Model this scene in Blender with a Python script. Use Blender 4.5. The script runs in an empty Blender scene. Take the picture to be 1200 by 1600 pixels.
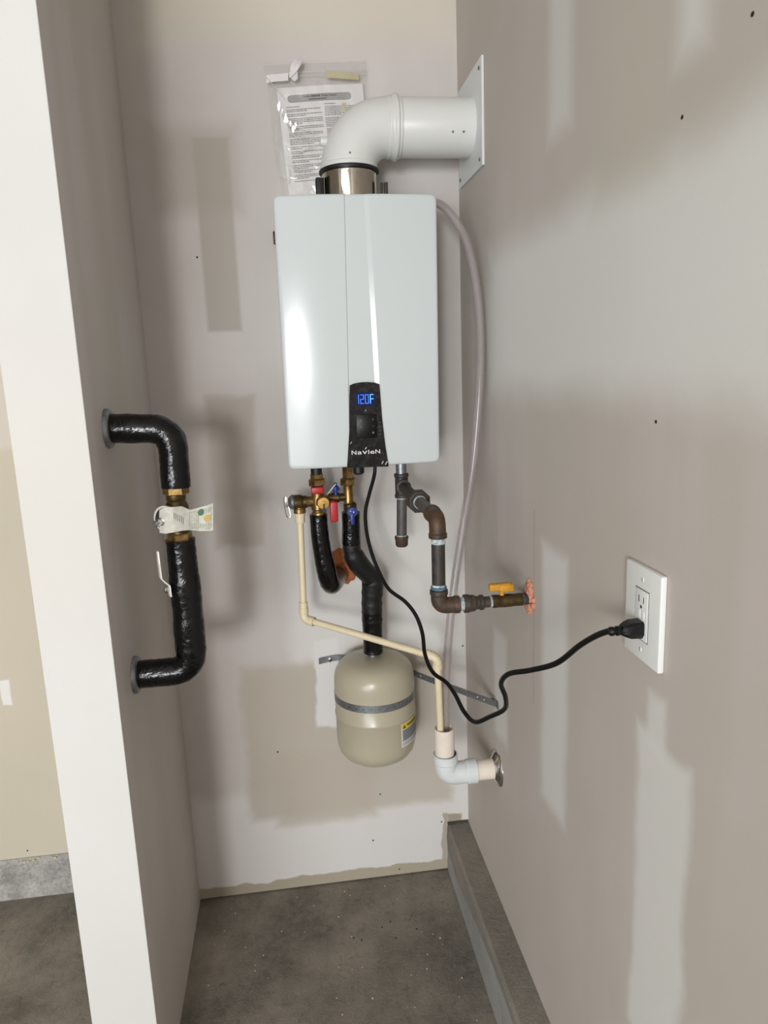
import bpy, bmesh, math, random
from mathutils import Vector, Matrix

random.seed(7)
SC = bpy.context.scene
COL = SC.collection

# ------------------------------------------------------------------ camera
cam_d = bpy.data.cameras.new('camera')
cam = bpy.data.objects.new('camera', cam_d)
COL.objects.link(cam)
cam_d.sensor_fit = 'VERTICAL'
cam_d.sensor_height = 36.0
cam_d.lens = 1109.0 / 1600.0 * 36.0
cam_d.clip_start = 0.02
cam.matrix_world = Matrix(((0.9903895, 0.0616992, -0.1237817, 0.0000000), (-0.1333533, 0.1886248, -0.9729530, 0.0000000), (-0.0366821, 0.9801091, 0.1950398, 1.4630000), (0.0000000, 0.0000000, 0.0000000, 1.0000000)))
SC.camera = cam

# ------------------------------------------------------------------ world, lights, exposure
SC.view_settings.view_transform = 'Standard'
SC.view_settings.look = 'None'
SC.view_settings.gamma = 1.0
SC.view_settings.use_curve_mapping = False
SC.view_settings.exposure = 0.24
world = bpy.data.worlds.new('world')
SC.world = world
world.use_nodes = True
bgn = world.node_tree.nodes['Background']
bgn.inputs[0].default_value = (0.80, 0.90, 1.0, 1)
bgn.inputs[1].default_value = 0.9


def area(name, loc, target, sx, sy, power, color):
    d = bpy.data.lights.new(name, 'AREA')
    d.shape = 'RECTANGLE'
    d.size = sx
    d.size_y = sy
    d.energy = power
    d.color = color
    o = bpy.data.objects.new(name, d)
    COL.objects.link(o)
    o.location = loc
    o.rotation_euler = (Vector(target) - Vector(loc)).to_track_quat('-Z', 'Z').to_euler()
    return o


# daylight through the bright side window and through the open garage door behind the camera
area('daylight_window', (-1.05, -3.60, 1.64), (0.1, 1.8, 1.1), 0.46, 0.66, 62, (1.0, 0.992, 0.985))
area('daylight_garage_door', (-2.30, -3.80, 0.90), (-0.4, 1.8, 0.9), 2.8, 1.6, 118, (0.945, 0.973, 1.0))


# ------------------------------------------------------------------ colour and material helpers
def lin(c):
    c = c / 255.0
    return c / 12.92 if c <= 0.04045 else ((c + 0.055) / 1.055) ** 2.4


def rgb(r, g, b):
    return (lin(r), lin(g), lin(b), 1.0)


class NT:
    def __init__(self, name):
        self.m = bpy.data.materials.new(name)
        self.m.use_nodes = True
        self.t = self.m.node_tree
        self.b = self.t.nodes['Principled BSDF']
        self.out = self.t.nodes['Material Output']

    def n(self, kind, **kw):
        x = self.t.nodes.new(kind)
        for k, v in kw.items():
            setattr(x, k, v)
        return x

    def l(self, a, b):
        self.t.links.new(a, b)

    def pos(self):
        return self.n('ShaderNodeNewGeometry').outputs['Position']

    def noise(self, scale, detail=3.0, vec=None, rough=0.5, dist=0.0):
        x = self.n('ShaderNodeTexNoise')
        x.inputs['Scale'].default_value = scale
        x.inputs['Detail'].default_value = detail
        x.inputs['Roughness'].default_value = rough
        x.inputs['Distortion'].default_value = dist
        self.l(vec if vec is not None else self.pos(), x.inputs['Vector'])
        return x

    def ramp(self, src, stops, interp='LINEAR'):
        x = self.n('ShaderNodeValToRGB')
        x.color_ramp.interpolation = interp
        e = x.color_ramp.elements
        while len(e) < len(stops):
            e.new(0.5)
        for k, (p, c) in enumerate(stops):
            e[k].position = p
            e[k].color = c if isinstance(c, tuple) else (c, c, c, 1)
        self.l(src, x.inputs[0])
        return x.outputs[0]

    def mix(self, fac, a, b, blend='MIX'):
        x = self.n('ShaderNodeMix', data_type='RGBA', blend_type=blend)
        for s, v in ((x.inputs[0], fac), (x.inputs[6], a), (x.inputs[7], b)):
            if isinstance(v, bpy.types.NodeSocket):
                self.l(v, s)
            else:
                s.default_value = v
        return x.outputs[2]

    def math(self, op, a, b=0.0):
        x = self.n('ShaderNodeMath', operation=op)
        for s, v in ((x.inputs[0], a), (x.inputs[1], b)):
            if isinstance(v, bpy.types.NodeSocket):
                self.l(v, s)
            else:
                s.default_value = v
        return x.outputs[0]

    def vmath(self, op, a, b=(0, 0, 0)):
        x = self.n('ShaderNodeVectorMath', operation=op)
        for s, v in ((x.inputs[0], a), (x.inputs[1], b)):
            if isinstance(v, bpy.types.NodeSocket):
                self.l(v, s)
            else:
                s.default_value = v
        return x.outputs[0]

    def bump(self, h, strength=0.3, dist=0.01):
        x = self.n('ShaderNodeBump')
        x.inputs['Strength'].default_value = strength
        x.inputs['Distance'].default_value = dist
        self.l(h, x.inputs['Height'])
        self.l(x.outputs[0], self.b.inputs['Normal'])

    def boxmask(self, p, lo, hi, soft):
        """1 inside an axis-aligned box (lo..hi), fading over `soft` metres at the border"""
        c = tuple((a + b) / 2 for a, b in zip(lo, hi))
        h = tuple((b - a) / 2 for a, b in zip(lo, hi))
        d = self.vmath('SUBTRACT', self.vmath('ABSOLUTE', self.vmath('SUBTRACT', p, c)), h)
        s = self.n('ShaderNodeSeparateXYZ')
        self.l(d, s.inputs[0])
        m = self.math('MAXIMUM', self.math('MAXIMUM', s.outputs[0], s.outputs[1]), s.outputs[2])
        r = self.n('ShaderNodeMapRange', interpolation_type='SMOOTHSTEP')
        self.l(m, r.inputs[0])
        r.inputs[1].default_value = -soft
        r.inputs[2].default_value = soft
        r.inputs[3].default_value = 1
        r.inputs[4].default_value = 0
        return r.outputs[0]


def set_base(t, col, rough, metal=0.0, coat=0.0, spec=0.5):
    if isinstance(col, bpy.types.NodeSocket):
        t.l(col, t.b.inputs['Base Color'])
    else:
        t.b.inputs['Base Color'].default_value = col
    t.b.inputs['Roughness'].default_value = rough
    t.b.inputs['Metallic'].default_value = metal
    t.b.inputs['Coat Weight'].default_value = coat
    t.b.inputs['Specular IOR Level'].default_value = spec


def simple(name, col, rough=0.5, metal=0.0, var=0.0, vscale=40.0, bump=0.0, bscale=200.0, coat=0.0, bdist=0.002, col2=None, spec=0.5):
    t = NT(name)
    c = col
    if var > 0 or col2 is not None:
        nz = t.noise(vscale, 4.0)
        if col2 is None:
            col2 = tuple(max(0, x * (1 - var)) for x in col[:3]) + (1,)
        c = t.mix(t.ramp(nz.outputs[0], [(0.38, 0.0), (0.66, 1.0)]), col, col2)
    set_base(t, c, rough, metal, coat, spec)
    if bump > 0:
        t.bump(t.noise(bscale, 4.0).outputs[0], bump, bdist)
    return t.m


BIG = 50.0


def drywall(name, base, alt, patches, warp=0.02, wscale=9.0, streak=0.0):
    """primed gypsum board; patches = (lo, hi, soft, colour, strength, rough_edge)"""
    t = NT(name)
    p = t.pos()
    w = t.noise(wscale, 4.0, p)
    wv = t.vmath('MULTIPLY', t.vmath('SUBTRACT', w.outputs['Color'], (0.5, 0.5, 0.5)), (warp * 2, warp * 2, warp * 2))
    pw = t.vmath('ADD', p, wv)
    big = t.noise(2.2, 3.0, p)
    c = t.mix(t.ramp(big.outputs[0], [(0.35, 0.0), (0.65, 1.0)]), base, alt)
    if streak > 0:   # up and down roller marks
        ps = t.vmath('MULTIPLY', p, (11.0, 11.0, 0.7))
        sn = t.noise(1.0, 2.0, ps)
        c = t.mix(t.math('MULTIPLY', t.ramp(sn.outputs[0], [(0.42, 0.0), (0.62, 1.0)]), streak), c, alt)
    for lo, hi, soft, col, k, ragged in patches:
        m = t.boxmask(pw if ragged else p, lo, hi, soft)
        c = t.mix(t.math('MULTIPLY', m, k), c, col)
    set_base(t, c, 0.75, spec=0.3)
    fine = t.noise(160.0, 3.0, p)
    t.bump(fine.outputs[0], 0.08, 0.002)
    return t.m


# ------------------------------------------------------------------ mesh helpers
class B:
    def __init__(self):
        self.bm = bmesh.new()

    def vs(self, pts):
        return [self.bm.verts.new(Vector(p)) for p in pts]

    def face(self, v):
        try:
            return self.bm.faces.new(v)
        except ValueError:
            return None

    def box(self, lo, hi, bev=0.0, seg=2, mat=None):
        b2 = bmesh.new()
        bmesh.ops.create_cube(b2, size=1.0)
        for v in b2.verts:
            v.co = Vector([lo[i] + (v.co[i] + 0.5) * (hi[i] - lo[i]) for i in range(3)])
        if bev > 0:
            bmesh.ops.bevel(b2, geom=list(b2.edges), offset=bev, segments=seg, profile=0.5, affect='EDGES')
        if mat is not None:
            bmesh.ops.transform(b2, matrix=mat, verts=b2.verts)
        self.merge(b2)
        return self

    def merge(self, b2):
        mp = {v: self.bm.verts.new(v.co) for v in b2.verts}
        for f in b2.faces:
            self.face([mp[v] for v in f.verts])
        b2.free()

    def tube(self, pts, r, n=16, caps=True, closed=False, jitter=0.0):
        pts = [Vector(p) for p in pts]
        rs = r if isinstance(r, (list, tuple)) else [r] * len(pts)
        t0 = (pts[1] - pts[0]).normalized()
        up = Vector((0, 0, 1)) if abs(t0.z) < 0.9 else Vector((1, 0, 0))
        u = t0.cross(up).normalized()
        rings = []
        N = len(pts)
        for i, p in enumerate(pts):
            if i == 0:
                t = pts[1] - pts[0]
            elif i == N - 1:
                t = pts[-1] - pts[-2]
            else:
                t = (pts[i + 1] - pts[i]).normalized() + (pts[i] - pts[i - 1]).normalized()
            t = t.normalized()
            u = (u - t * u.dot(t)).normalized()
            w = t.cross(u)
            rings.append(self.vs([p + (u * math.cos(2 * math.pi * k / n) + w * math.sin(2 * math.pi * k / n)) * rs[i] * (1 + random.uniform(-jitter, jitter)) for k in range(n)]))
        for a, b in zip(rings, rings[1:]):
            for k in range(n):
                self.face([a[k], a[(k + 1) % n], b[(k + 1) % n], b[k]])
        if caps:
            self.face(rings[0][::-1])
            self.face(rings[-1])
        return self

    def lathe(self, prof, o, axis, n=32, phase=0.0):
        """prof = [(radius, distance along axis)]; a hexagon is n=6"""
        o = Vector(o)
        a = Vector(axis).normalized()
        up = Vector((0, 0, 1)) if abs(a.z) < 0.9 else Vector((0, -1, 0))
        u = a.cross(up).normalized()
        w = a.cross(u).normalized()
        rings = []
        for r, h in prof:
            if r < 1e-6:
                rings.append(self.vs([o + a * h]))
            else:
                rings.append(self.vs([o + a * h + (u * math.cos(2 * math.pi * k / n + phase) + w * math.sin(2 * math.pi * k / n + phase)) * r for k in range(n)]))
        for p, q in zip(rings, rings[1:]):
            for k in range(n):
                if len(p) == 1 and len(q) == 1:
                    continue
                if len(p) == 1:
                    self.face([p[0], q[(k + 1) % n], q[k]])
                elif len(q) == 1:
                    self.face([p[k], p[(k + 1) % n], q[0]])
                else:
                    self.face([p[k], p[(k + 1) % n], q[(k + 1) % n], q[k]])
        if len(rings[0]) > 1:
            self.face(rings[0][::-1])
        if len(rings[-1]) > 1:
            self.face(rings[-1])
        return self

    def prism(self, poly, f0, f1):
        """poly of 2D points; f0/f1 map a point to the front / back 3D position"""
        a = self.vs([f0(*p) for p in poly])
        b = self.vs([f1(*p) for p in poly])
        self.face(a)
        self.face(b[::-1])
        n = len(poly)
        for k in range(n):
            self.face([a[k], b[k], b[(k + 1) % n], a[(k + 1) % n]])
        return self

    def grid(self, fn, nu, nv):
        g = [[self.bm.verts.new(Vector(fn(i / nu, j / nv))) for j in range(nv + 1)] for i in range(nu + 1)]
        for i in range(nu):
            for j in range(nv):
                self.face([g[i][j], g[i + 1][j], g[i + 1][j + 1], g[i][j + 1]])
        return g


WORLD = {}   # world position of every object's origin


def link(name, b, mat, parent=None, smooth=35.0, kind=None, base=False):
    bm = b.bm
    bmesh.ops.remove_doubles(bm, verts=bm.verts, dist=1e-6)
    bmesh.ops.recalc_face_normals(bm, faces=bm.faces)
    lo = Vector([min(v.co[i] for v in bm.verts) for i in range(3)])
    hi = Vector([max(v.co[i] for v in bm.verts) for i in range(3)])
    c = (lo + hi) / 2
    if base:
        c.z = lo.z
    for v in bm.verts:
        v.co -= c
    if smooth > 0:
        lim = math.radians(smooth)
        for f in bm.faces:
            f.smooth = True
        for e in bm.edges:
            e.smooth = len(e.link_faces) == 2 and e.calc_face_angle(0.0) < lim
    me = bpy.data.meshes.new(name)
    bm.to_mesh(me)
    bm.free()
    me.materials.append(mat)
    o = bpy.data.objects.new(name, me)
    COL.objects.link(o)
    if parent is not None:
        o.parent = parent
        o.location = c - WORLD[parent.name]
    else:
        o.location = c
    WORLD[o.name] = c
    if kind:
        o['kind'] = kind
    return o


def tag(o, label, cat, group=None):
    o['label'] = label
    o['category'] = cat
    if group:
        o['group'] = group
    return o


def thing(name, loc, label, cat, group=None):
    o = bpy.data.objects.new(name, None)
    o.empty_display_size = 0.05
    COL.objects.link(o)
    o.location = loc
    WORLD[o.name] = Vector(loc)
    return tag(o, label, cat, group)


def fillet(pts, r, n=8):
    """round the corners of a polyline"""
    pts = [Vector(p) for p in pts]
    out = [pts[0]]
    for i in range(1, len(pts) - 1):
        a, b, c = pts[i - 1], pts[i], pts[i + 1]
        d1, d2 = (a - b), (c - b)
        rr = min(r, d1.length * 0.49, d2.length * 0.49)
        p, q = b + d1.normalized() * rr, b + d2.normalized() * rr
        for k in range(n + 1):
            t = k / n
            out.append(p * (1 - t) ** 2 + b * 2 * t * (1 - t) + q * t * t)
    out.append(pts[-1])
    return out


def spline(pts, n=8):
    P = [Vector(p) for p in pts]
    P = [P[0] * 2 - P[1]] + P + [P[-1] * 2 - P[-2]]
    out = []
    for i in range(1, len(P) - 2):
        a, b, c, d = P[i - 1:i + 3]
        for k in range(n):
            t = k / n
            out.append(0.5 * (2 * b + (c - a) * t + (2 * a - 5 * b + 4 * c - d) * t * t + (3 * b - a - 3 * c + d) * t ** 3))
    out.append(P[-2])
    return out


def dense(pts, step):
    out = []
    for a, b in zip(pts, pts[1:]):
        a, b = Vector(a), Vector(b)
        k = max(1, int((b - a).length / step))
        for i in range(k):
            out.append(a.lerp(b, i / k))
    out.append(Vector(pts[-1]))
    return out


def text_faces(s, size, bold=0.0):
    """flat letters: list of polygons (2D), starting at x = 0, plus the width"""
    cu = bpy.data.curves.new('lettering', 'FONT')
    cu.body = s
    cu.size = size
    cu.offset = bold
    cu.resolution_u = 3
    o = bpy.data.objects.new('lettering', cu)
    COL.objects.link(o)
    dg = bpy.context.evaluated_depsgraph_get()
    me = bpy.data.meshes.new_from_object(o.evaluated_get(dg))
    polys = [[(me.vertices[i].co.x, me.vertices[i].co.y) for i in p.vertices] for p in me.polygons]
    bpy.data.objects.remove(o)
    bpy.data.curves.remove(cu)
    bpy.data.meshes.remove(me)
    xs = [p[0] for q in polys for p in q] or [0]
    return polys, min(xs), max(xs)


def letters(b, s, size, fn, bold=0.0, fit=None):
    """add lettering to b; fn maps 2D (x from 0, y) to 3D; fit stretches to a width"""
    polys, x0, x1 = text_faces(s, size, bold)
    k = fit / (x1 - x0) if fit else 1.0
    for q in polys:
        b.face(b.vs([fn((x - x0) * k, y) for x, y in q]))


# ------------------------------------------------------------------ materials
PRIMER = rgb(206, 199, 193)
PRIMER2 = rgb(190, 182, 175)
BARE = rgb(181, 172, 157)
WHITE = rgb(219, 216, 212)
MUD = rgb(218, 217, 212)

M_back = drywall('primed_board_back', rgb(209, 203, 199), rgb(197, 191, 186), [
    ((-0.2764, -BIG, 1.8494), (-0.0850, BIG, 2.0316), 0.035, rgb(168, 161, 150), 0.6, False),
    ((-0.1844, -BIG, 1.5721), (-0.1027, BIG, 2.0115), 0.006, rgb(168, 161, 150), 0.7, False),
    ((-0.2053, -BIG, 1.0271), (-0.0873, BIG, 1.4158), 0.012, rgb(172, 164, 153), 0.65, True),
    ((-0.2569, -BIG, 2.2314), (0.4473, BIG, 2.3715), 0.08, rgb(214, 205, 188), 0.8, False),
    ((-0.0353, -BIG, 0.6900), (0.4351, BIG, 1.1126), 0.03, WHITE, 0.8, True),
    ((-0.3324, -BIG, -0.1138), (0.4620, BIG, 0.3180), 0.03, WHITE, 0.75, True),
    ((-0.1752, -BIG, 0.2313), (0.3991, BIG, 0.6906), 0.018, rgb(186, 177, 163), 0.85, True),
    ((-0.0970, -BIG, 0.2029), (0.1813, BIG, 0.4269), 0.02, rgb(186, 177, 163), 0.8, True),
    ((0.0243, -BIG, 0.4989), (0.0955, BIG, 0.7550), 0.006, rgb(222, 219, 216), 0.95, True),
    ((-BIG, -BIG, -1.0), (BIG, BIG, 0.036), 0.003, rgb(170, 160, 142), 1.0, True),
    ((0.372, -BIG, -1.0), (0.386, BIG, 0.19), 0.003, rgb(170, 160, 142), 0.95, True),
    ((0.386, -BIG, -1.0), (0.428, BIG, 0.186), 0.004, rgb(158, 148, 130), 0.95, True),
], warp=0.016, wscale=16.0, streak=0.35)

M_right = drywall('primed_board_right', rgb(196, 187, 181), rgb(188, 181, 171), [
    ((-BIG, 0.5733, 1.4160), (BIG, 1.5648, 1.6975), 0.05, MUD, 0.90, True),
    ((-BIG, 0.5519, 1.4906), (BIG, 0.8908, 1.6466), 0.06, MUD, 0.85, True),
    ((-BIG, 1.1190, 1.8223), (BIG, 1.2118, 2.1004), 0.03, MUD, 0.65, False),
    ((-BIG, 0.7577, 1.7858), (BIG, 0.8156, 1.8968), 0.03, MUD, 0.75, False),
    ((-BIG, 1.1044, 0.6403), (BIG, 1.2270, 1.1382), 0.022, MUD, 0.85, True),
    ((-BIG, 1.4518, 0.5981), (BIG, 1.5498, 0.8580), 0.02, MUD, 0.7, True),
    ((-BIG, 0.7195, 0.4972), (BIG, 0.8442, 0.9772), 0.014, MUD, 0.85, True),
    ((-BIG, 0.7717, 0.9528), (BIG, 0.8172, 1.0387), 0.012, MUD, 0.8, True),
    ((-BIG, 0.8469, 1.6870), (BIG, 1.0201, 1.9869), 0.05, rgb(190, 185, 170), 0.6, False),
    ((-BIG, 1.2703, 0.7979), (BIG, 1.2785, 1.1949), 0.0006, rgb(165, 158, 150), 0.5, False),
], warp=0.022, wscale=7.0, streak=0.55)

M_part = drywall('primed_board_partition', rgb(206, 200, 196), rgb(197, 191, 184), [
    ((-BIG, 1.24, -1), (BIG, 1.30, 3), 0.03, rgb(208, 201, 199), 0.8, False),
    ((-BIG, 1.44, -1), (BIG, 1.56, 3), 0.05, rgb(194, 188, 178), 0.6, False),
], warp=0.02, streak=0.6)
M_end = drywall('white_corner_finish', rgb(220, 218, 215), rgb(214, 212, 208), [
    ((-BIG, -BIG, 1.05), (BIG, BIG, 1.5), 0.12, rgb(217, 213, 206), 0.6, True),
], warp=0.03, wscale=6)
M_garage = drywall('bare_board_garage', rgb(205, 196, 177), rgb(200, 192, 173), [
    ((-BIG, -BIG, 1.30), (BIG, BIG, 4), 0.01, rgb(216, 209, 198), 0.6, True),
    ((-0.8344, -BIG, 0.5949), (-0.8101, BIG, 0.6700), 0.003, rgb(236, 234, 230), 0.9, True),
], warp=0.01)
M_room = simple('plain_room_paint', rgb(214, 211, 208), 0.8)


def concrete(name, dark, light, blue, specks=True, rough=0.85, scale=1.0, streak=0.0):
    t = NT(name)
    p = t.pos()
    n1 = t.noise(5.0 * scale, 6.0, p, 0.6)
    n2 = t.noise(38.0 * scale, 5.0, p, 0.65, 0.6)
    n3 = t.noise(240.0, 3.0, p, 0.6)
    c = t.mix(t.ramp(n1.outputs[0], [(0.36, 0.0), (0.64, 1.0)]), dark, light)
    c = t.mix(t.math('MULTIPLY', t.ramp(n2.outputs[0], [(0.46, 0.0), (0.60, 1.0)]), 0.38), c, blue)
    c = t.mix(t.math('MULTIPLY', t.ramp(n2.outputs[0], [(0.30, 1.0), (0.40, 0.0)]), 0.55), c, tuple(x * 0.5 for x in dark[:3]) + (1,))
    st = t.noise(1.0, 4.0, t.vmath('MULTIPLY', p, (60.0, 28.0, 28.0)), 0.6, 0.8)
    c = t.mix(t.math('MULTIPLY', t.ramp(st.outputs[0], [(0.52, 0.0), (0.66, 1.0)]), streak), c, tuple(x * 0.55 for x in dark[:3]) + (1,))
    if specks:
        v = t.n('ShaderNodeTexVoronoi')
        v.inputs['Scale'].default_value = 90
        t.l(p, v.inputs['Vector'])
        sp = t.math('MULTIPLY', t.ramp(v.outputs['Distance'], [(0.08, 1.0), (0.16, 0.0)]), t.ramp(n2.outputs[0], [(0.52, 0.0), (0.6, 1.0)]))
        c = t.mix(t.math('MULTIPLY', sp, 0.5), c, rgb(190, 184, 172))
    c = t.mix(t.math('MULTIPLY', t.ramp(n3.outputs[0], [(0.35, 0.0), (0.7, 1.0)]), 0.22), c, tuple(min(1, x * 1.5) for x in light[:3]) + (1,))
    set_base(t, c, rough, spec=0.35)
    h = t.math('ADD', n2.outputs[0], t.math('MULTIPLY', n3.outputs[0], 0.35))
    t.bump(h, 0.45, 0.006)
    return t.m


M_floor = concrete('trowelled_concrete', rgb(98, 93, 85), rgb(146, 139, 127), rgb(134, 129, 122), streak=0.22)
M_kerb = concrete('kerb_concrete', rgb(118, 113, 104), rgb(140, 134, 124), rgb(128, 124, 118), scale=1.6)
M_kerbface = concrete('skimmed_kerb_face', rgb(140, 138, 134), rgb(158, 156, 151), rgb(150, 150, 148), specks=False)
M_stem = concrete('pitted_stem_concrete', rgb(128, 126, 122), rgb(184, 182, 177), rgb(84, 82, 79), scale=2.6)

M_cover = simple('white_enamel', rgb(203, 209, 209), 0.16, spec=0.26, bump=0.02, bscale=420, bdist=0.0006)
M_casing = simple('white_casing_enamel', rgb(214, 219, 218), 0.35)
M_vent = simple('white_polypropylene', rgb(217, 218, 214), 0.33, bump=0.04, bscale=320, bdist=0.0006)
M_plate = simple('white_painted_flange', rgb(218, 221, 219), 0.4)
M_black = simple('black_rubber', rgb(16, 16, 17), 0.5)
M_steel = simple('brushed_stainless', rgb(200, 192, 178), 0.13, 1.0, var=0.1, vscale=60)
M_chrome = simple('chrome', rgb(214, 214, 212), 0.12, 1.0)
M_zinc = simple('zinc_plated_steel', rgb(150, 154, 158), 0.45, 0.85, var=0.25, vscale=120)
M_screw = simple('dark_screw_head', rgb(46, 42, 38), 0.5, 0.6)
M_screw_light = simple('zinc_screw_head', rgb(120, 118, 110), 0.45, 0.6)


def panel_film():
    t = NT('black_gloss_panel_with_film')
    p = t.pos()
    n = t.noise(48.0, 5.0, p, 0.6, 1.2)
    c = t.mix(t.ramp(n.outputs[0], [(0.47, 0.0), (0.60, 1.0)]), rgb(9, 9, 10), rgb(36, 35, 34))
    set_base(t, c, 0.16, spec=0.3)
    t.bump(n.outputs[0], 0.35, 0.002)
    return t.m


M_panel = panel_film()
M_pad = simple('black_key_pad', rgb(8, 8, 9), 0.35, spec=0.25)
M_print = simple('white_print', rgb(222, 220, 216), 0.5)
M_greyprint = simple('grey_print', rgb(104, 102, 100), 0.5)


def emit(name, col, strength):
    t = NT(name)
    t.b.inputs['Base Color'].default_value = (0.01, 0.01, 0.02, 1)
    t.b.inputs['Emission Color'].default_value = col
    t.b.inputs['Emission Strength'].default_value = strength
    t.b.inputs['Roughness'].default_value = 0.3
    t.b.inputs['Specular IOR Level'].default_value = 0.12
    return t.m


M_digit = emit('blue_lit_digit', (0.025, 0.13, 1.0, 1), 3.0)
M_letter = emit('pale_blue_lit_letter', (0.12, 0.45, 1.0, 1), 2.4)
M_glow = emit('blue_display_glow', (0.002, 0.006, 0.10, 1), 0.35)


def brass():
    t = NT('aged_brass')
    p = t.pos()
    n = t.noise(70.0, 5.0, p, 0.6)
    c = t.mix(t.ramp(n.outputs[0], [(0.35, 0.0), (0.65, 1.0)]), rgb(170, 138, 84), rgb(112, 88, 54))
    set_base(t, c, 0.34, 0.85)
    t.bump(t.noise(300.0, 3.0, p).outputs[0], 0.15, 0.001)
    return t.m


M_brass = brass()
M_brass_bright = simple('bright_brass', rgb(206, 168, 98), 0.25, 0.9, var=0.2, vscale=90)
M_brass_dark = simple('tarnished_brass', rgb(96, 78, 50), 0.42, 0.8, var=0.35, vscale=90)


def tape():
    t = NT('black_vinyl_tape')
    p = t.pos()
    n = t.noise(70.0, 2.5, p, 0.55, 0.5)
    n2 = t.noise(380.0, 3.0, p, 0.6)
    c = t.mix(t.ramp(n.outputs[0], [(0.4, 0.0), (0.7, 1.0)]), rgb(4, 4, 5), rgb(10, 10, 10))
    set_base(t, c, 0.3, spec=0.42)
    rr = t.ramp(n.outputs[0], [(0.35, 0.12), (0.7, 0.22)])
    t.l(rr, t.b.inputs['Roughness'])
    h = t.math('ADD', n.outputs[0], t.math('MULTIPLY', n2.outputs[0], 0.10))
    t.bump(h, 0.5, 0.0035)
    return t.m


M_tape = tape()
M_tape_matte = simple('black_foam_insulation', rgb(12, 12, 12), 0.5, var=0.3, vscale=120, bump=0.5, bscale=260, bdist=0.002)


def iron(name, a, b, rust, amount):
    t = NT(name)
    p = t.pos()
    n = t.noise(60.0, 6.0, p, 0.65)
    n2 = t.noise(22.0, 4.0, p, 0.6)
    c = t.mix(t.ramp(n.outputs[0], [(0.35, 0.0), (0.65, 1.0)]), a, b)
    c = t.mix(t.math('MULTIPLY', t.ramp(n2.outputs[0], [(0.40, 0.0), (0.62, 1.0)]), amount), c, rust)
    set_base(t, c, 0.5, 0.15)
    t.bump(n.outputs[0], 0.6, 0.003)
    return t.m


M_iron = iron('black_iron', rgb(44, 42, 41), rgb(62, 58, 55), rgb(78, 62, 48), 0.3)
M_pipe = iron('grey_black_pipe', rgb(78, 75, 73), rgb(92, 89, 86), rgb(70, 64, 60), 0.3)
M_rust = iron('rusty_malleable_iron', rgb(70, 56, 42), rgb(48, 40, 33), rgb(98, 66, 38), 0.7)
M_rust_dark = iron('brown_malleable_iron', rgb(72, 62, 52), rgb(52, 46, 41), rgb(96, 66, 48), 0.55)
M_dope = simple('white_thread_sealant', rgb(204, 208, 204), 0.7, col2=rgb(112, 140, 152), vscale=130, bump=0.4, bscale=260)
M_dope_blue = simple('blue_thread_sealant', rgb(84, 122, 146), 0.6, col2=rgb(46, 56, 62), vscale=130, bump=0.3)
M_cpvc = simple('cream_cpvc', rgb(226, 212, 178), 0.35, var=0.06, vscale=30)
M_pvc = simple('off_white_pvc', rgb(232, 220, 206), 0.35, var=0.05, vscale=40)
M_pvcf = simple('bluish_white_pvc_fitting', rgb(218, 222, 222), 0.3, var=0.05, vscale=40)
M_tank = simple('tan_tank_enamel', rgb(180, 172, 150), 0.27, var=0.03, vscale=12)
M_red = simple('red_plastic', rgb(176, 26, 34), 0.4)
M_blue = simple('blue_plastic', rgb(24, 52, 128), 0.4)
M_yellow = simple('yellow_handle_paint', rgb(206, 146, 34), 0.45, var=0.2, vscale=90)
M_foam_orange = simple('orange_fire_foam', rgb(216, 150, 122), 0.9, var=0.25, vscale=60, bump=0.8, bscale=110, bdist=0.006)
M_caulk = simple('rust_orange_sealant', rgb(190, 112, 66), 0.85, var=0.25, vscale=70, bump=0.7, bscale=120, bdist=0.004)
M_cord = simple('black_cord_jacket', rgb(8, 8, 8), 0.34, bump=0.3, bscale=420, spec=0.32)
M_device = simple('white_nylon_device', rgb(228, 230, 226), 0.35)
M_slot = simple('dark_slot', rgb(52, 50, 48), 0.7)
M_paper = simple('white_paper', rgb(226, 222, 220), 0.75, var=0.03, vscale=30)
M_tan = simple('tan_paper_tape', rgb(190, 180, 148), 0.8, var=0.1, vscale=50)
M_lever = simple('cream_lever_paint', rgb(222, 218, 208), 0.4)
M_yellowlabel = simple('yellow_label_ink', rgb(226, 200, 34), 0.5)
M_ink = simple('black_ink', rgb(20, 19, 18), 0.6)
M_inkgrey = simple('grey_toner', rgb(96, 94, 93), 0.7)
M_banner = simple('grey_banner_ink', rgb(150, 150, 148), 0.7)
M_green = simple('green_ink', rgb(70, 110, 78), 0.6)
M_palegreen = simple('pale_green_ink', rgb(140, 152, 118), 0.6)
M_gold = simple('gold_ink', rgb(196, 164, 92), 0.6)
M_labelgrey = simple('label_text_ink', rgb(150, 152, 160), 0.6)
M_stain = simple('olive_stain', rgb(200, 192, 152), 0.9, var=0.15, vscale=200)
M_tagpaper = simple('grubby_tag_paper', rgb(206, 203, 192), 0.7, var=0.16, vscale=90)


def clear(name, tint, alpha, rough, wrinkle=0.0, wscale=30.0):
    """thin clear plastic: mostly see-through, with real gloss"""
    t = NT(name)
    t.b.inputs['Base Color'].default_value = tint
    t.b.inputs['Roughness'].default_value = rough
    t.b.inputs['Specular IOR Level'].default_value = 0.6
    fr = t.n('ShaderNodeLayerWeight')
    fr.inputs['Blend'].default_value = 0.35
    a = t.math('ADD', t.math('MULTIPLY', fr.outputs['Facing'], 0.55), alpha)
    t.l(a, t.b.inputs['Alpha'])
    if wrinkle > 0:
        t.bump(t.noise(wscale, 3.0, None, 0.5, 1.5).outputs[0], wrinkle, 0.01)
    return t.m


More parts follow.
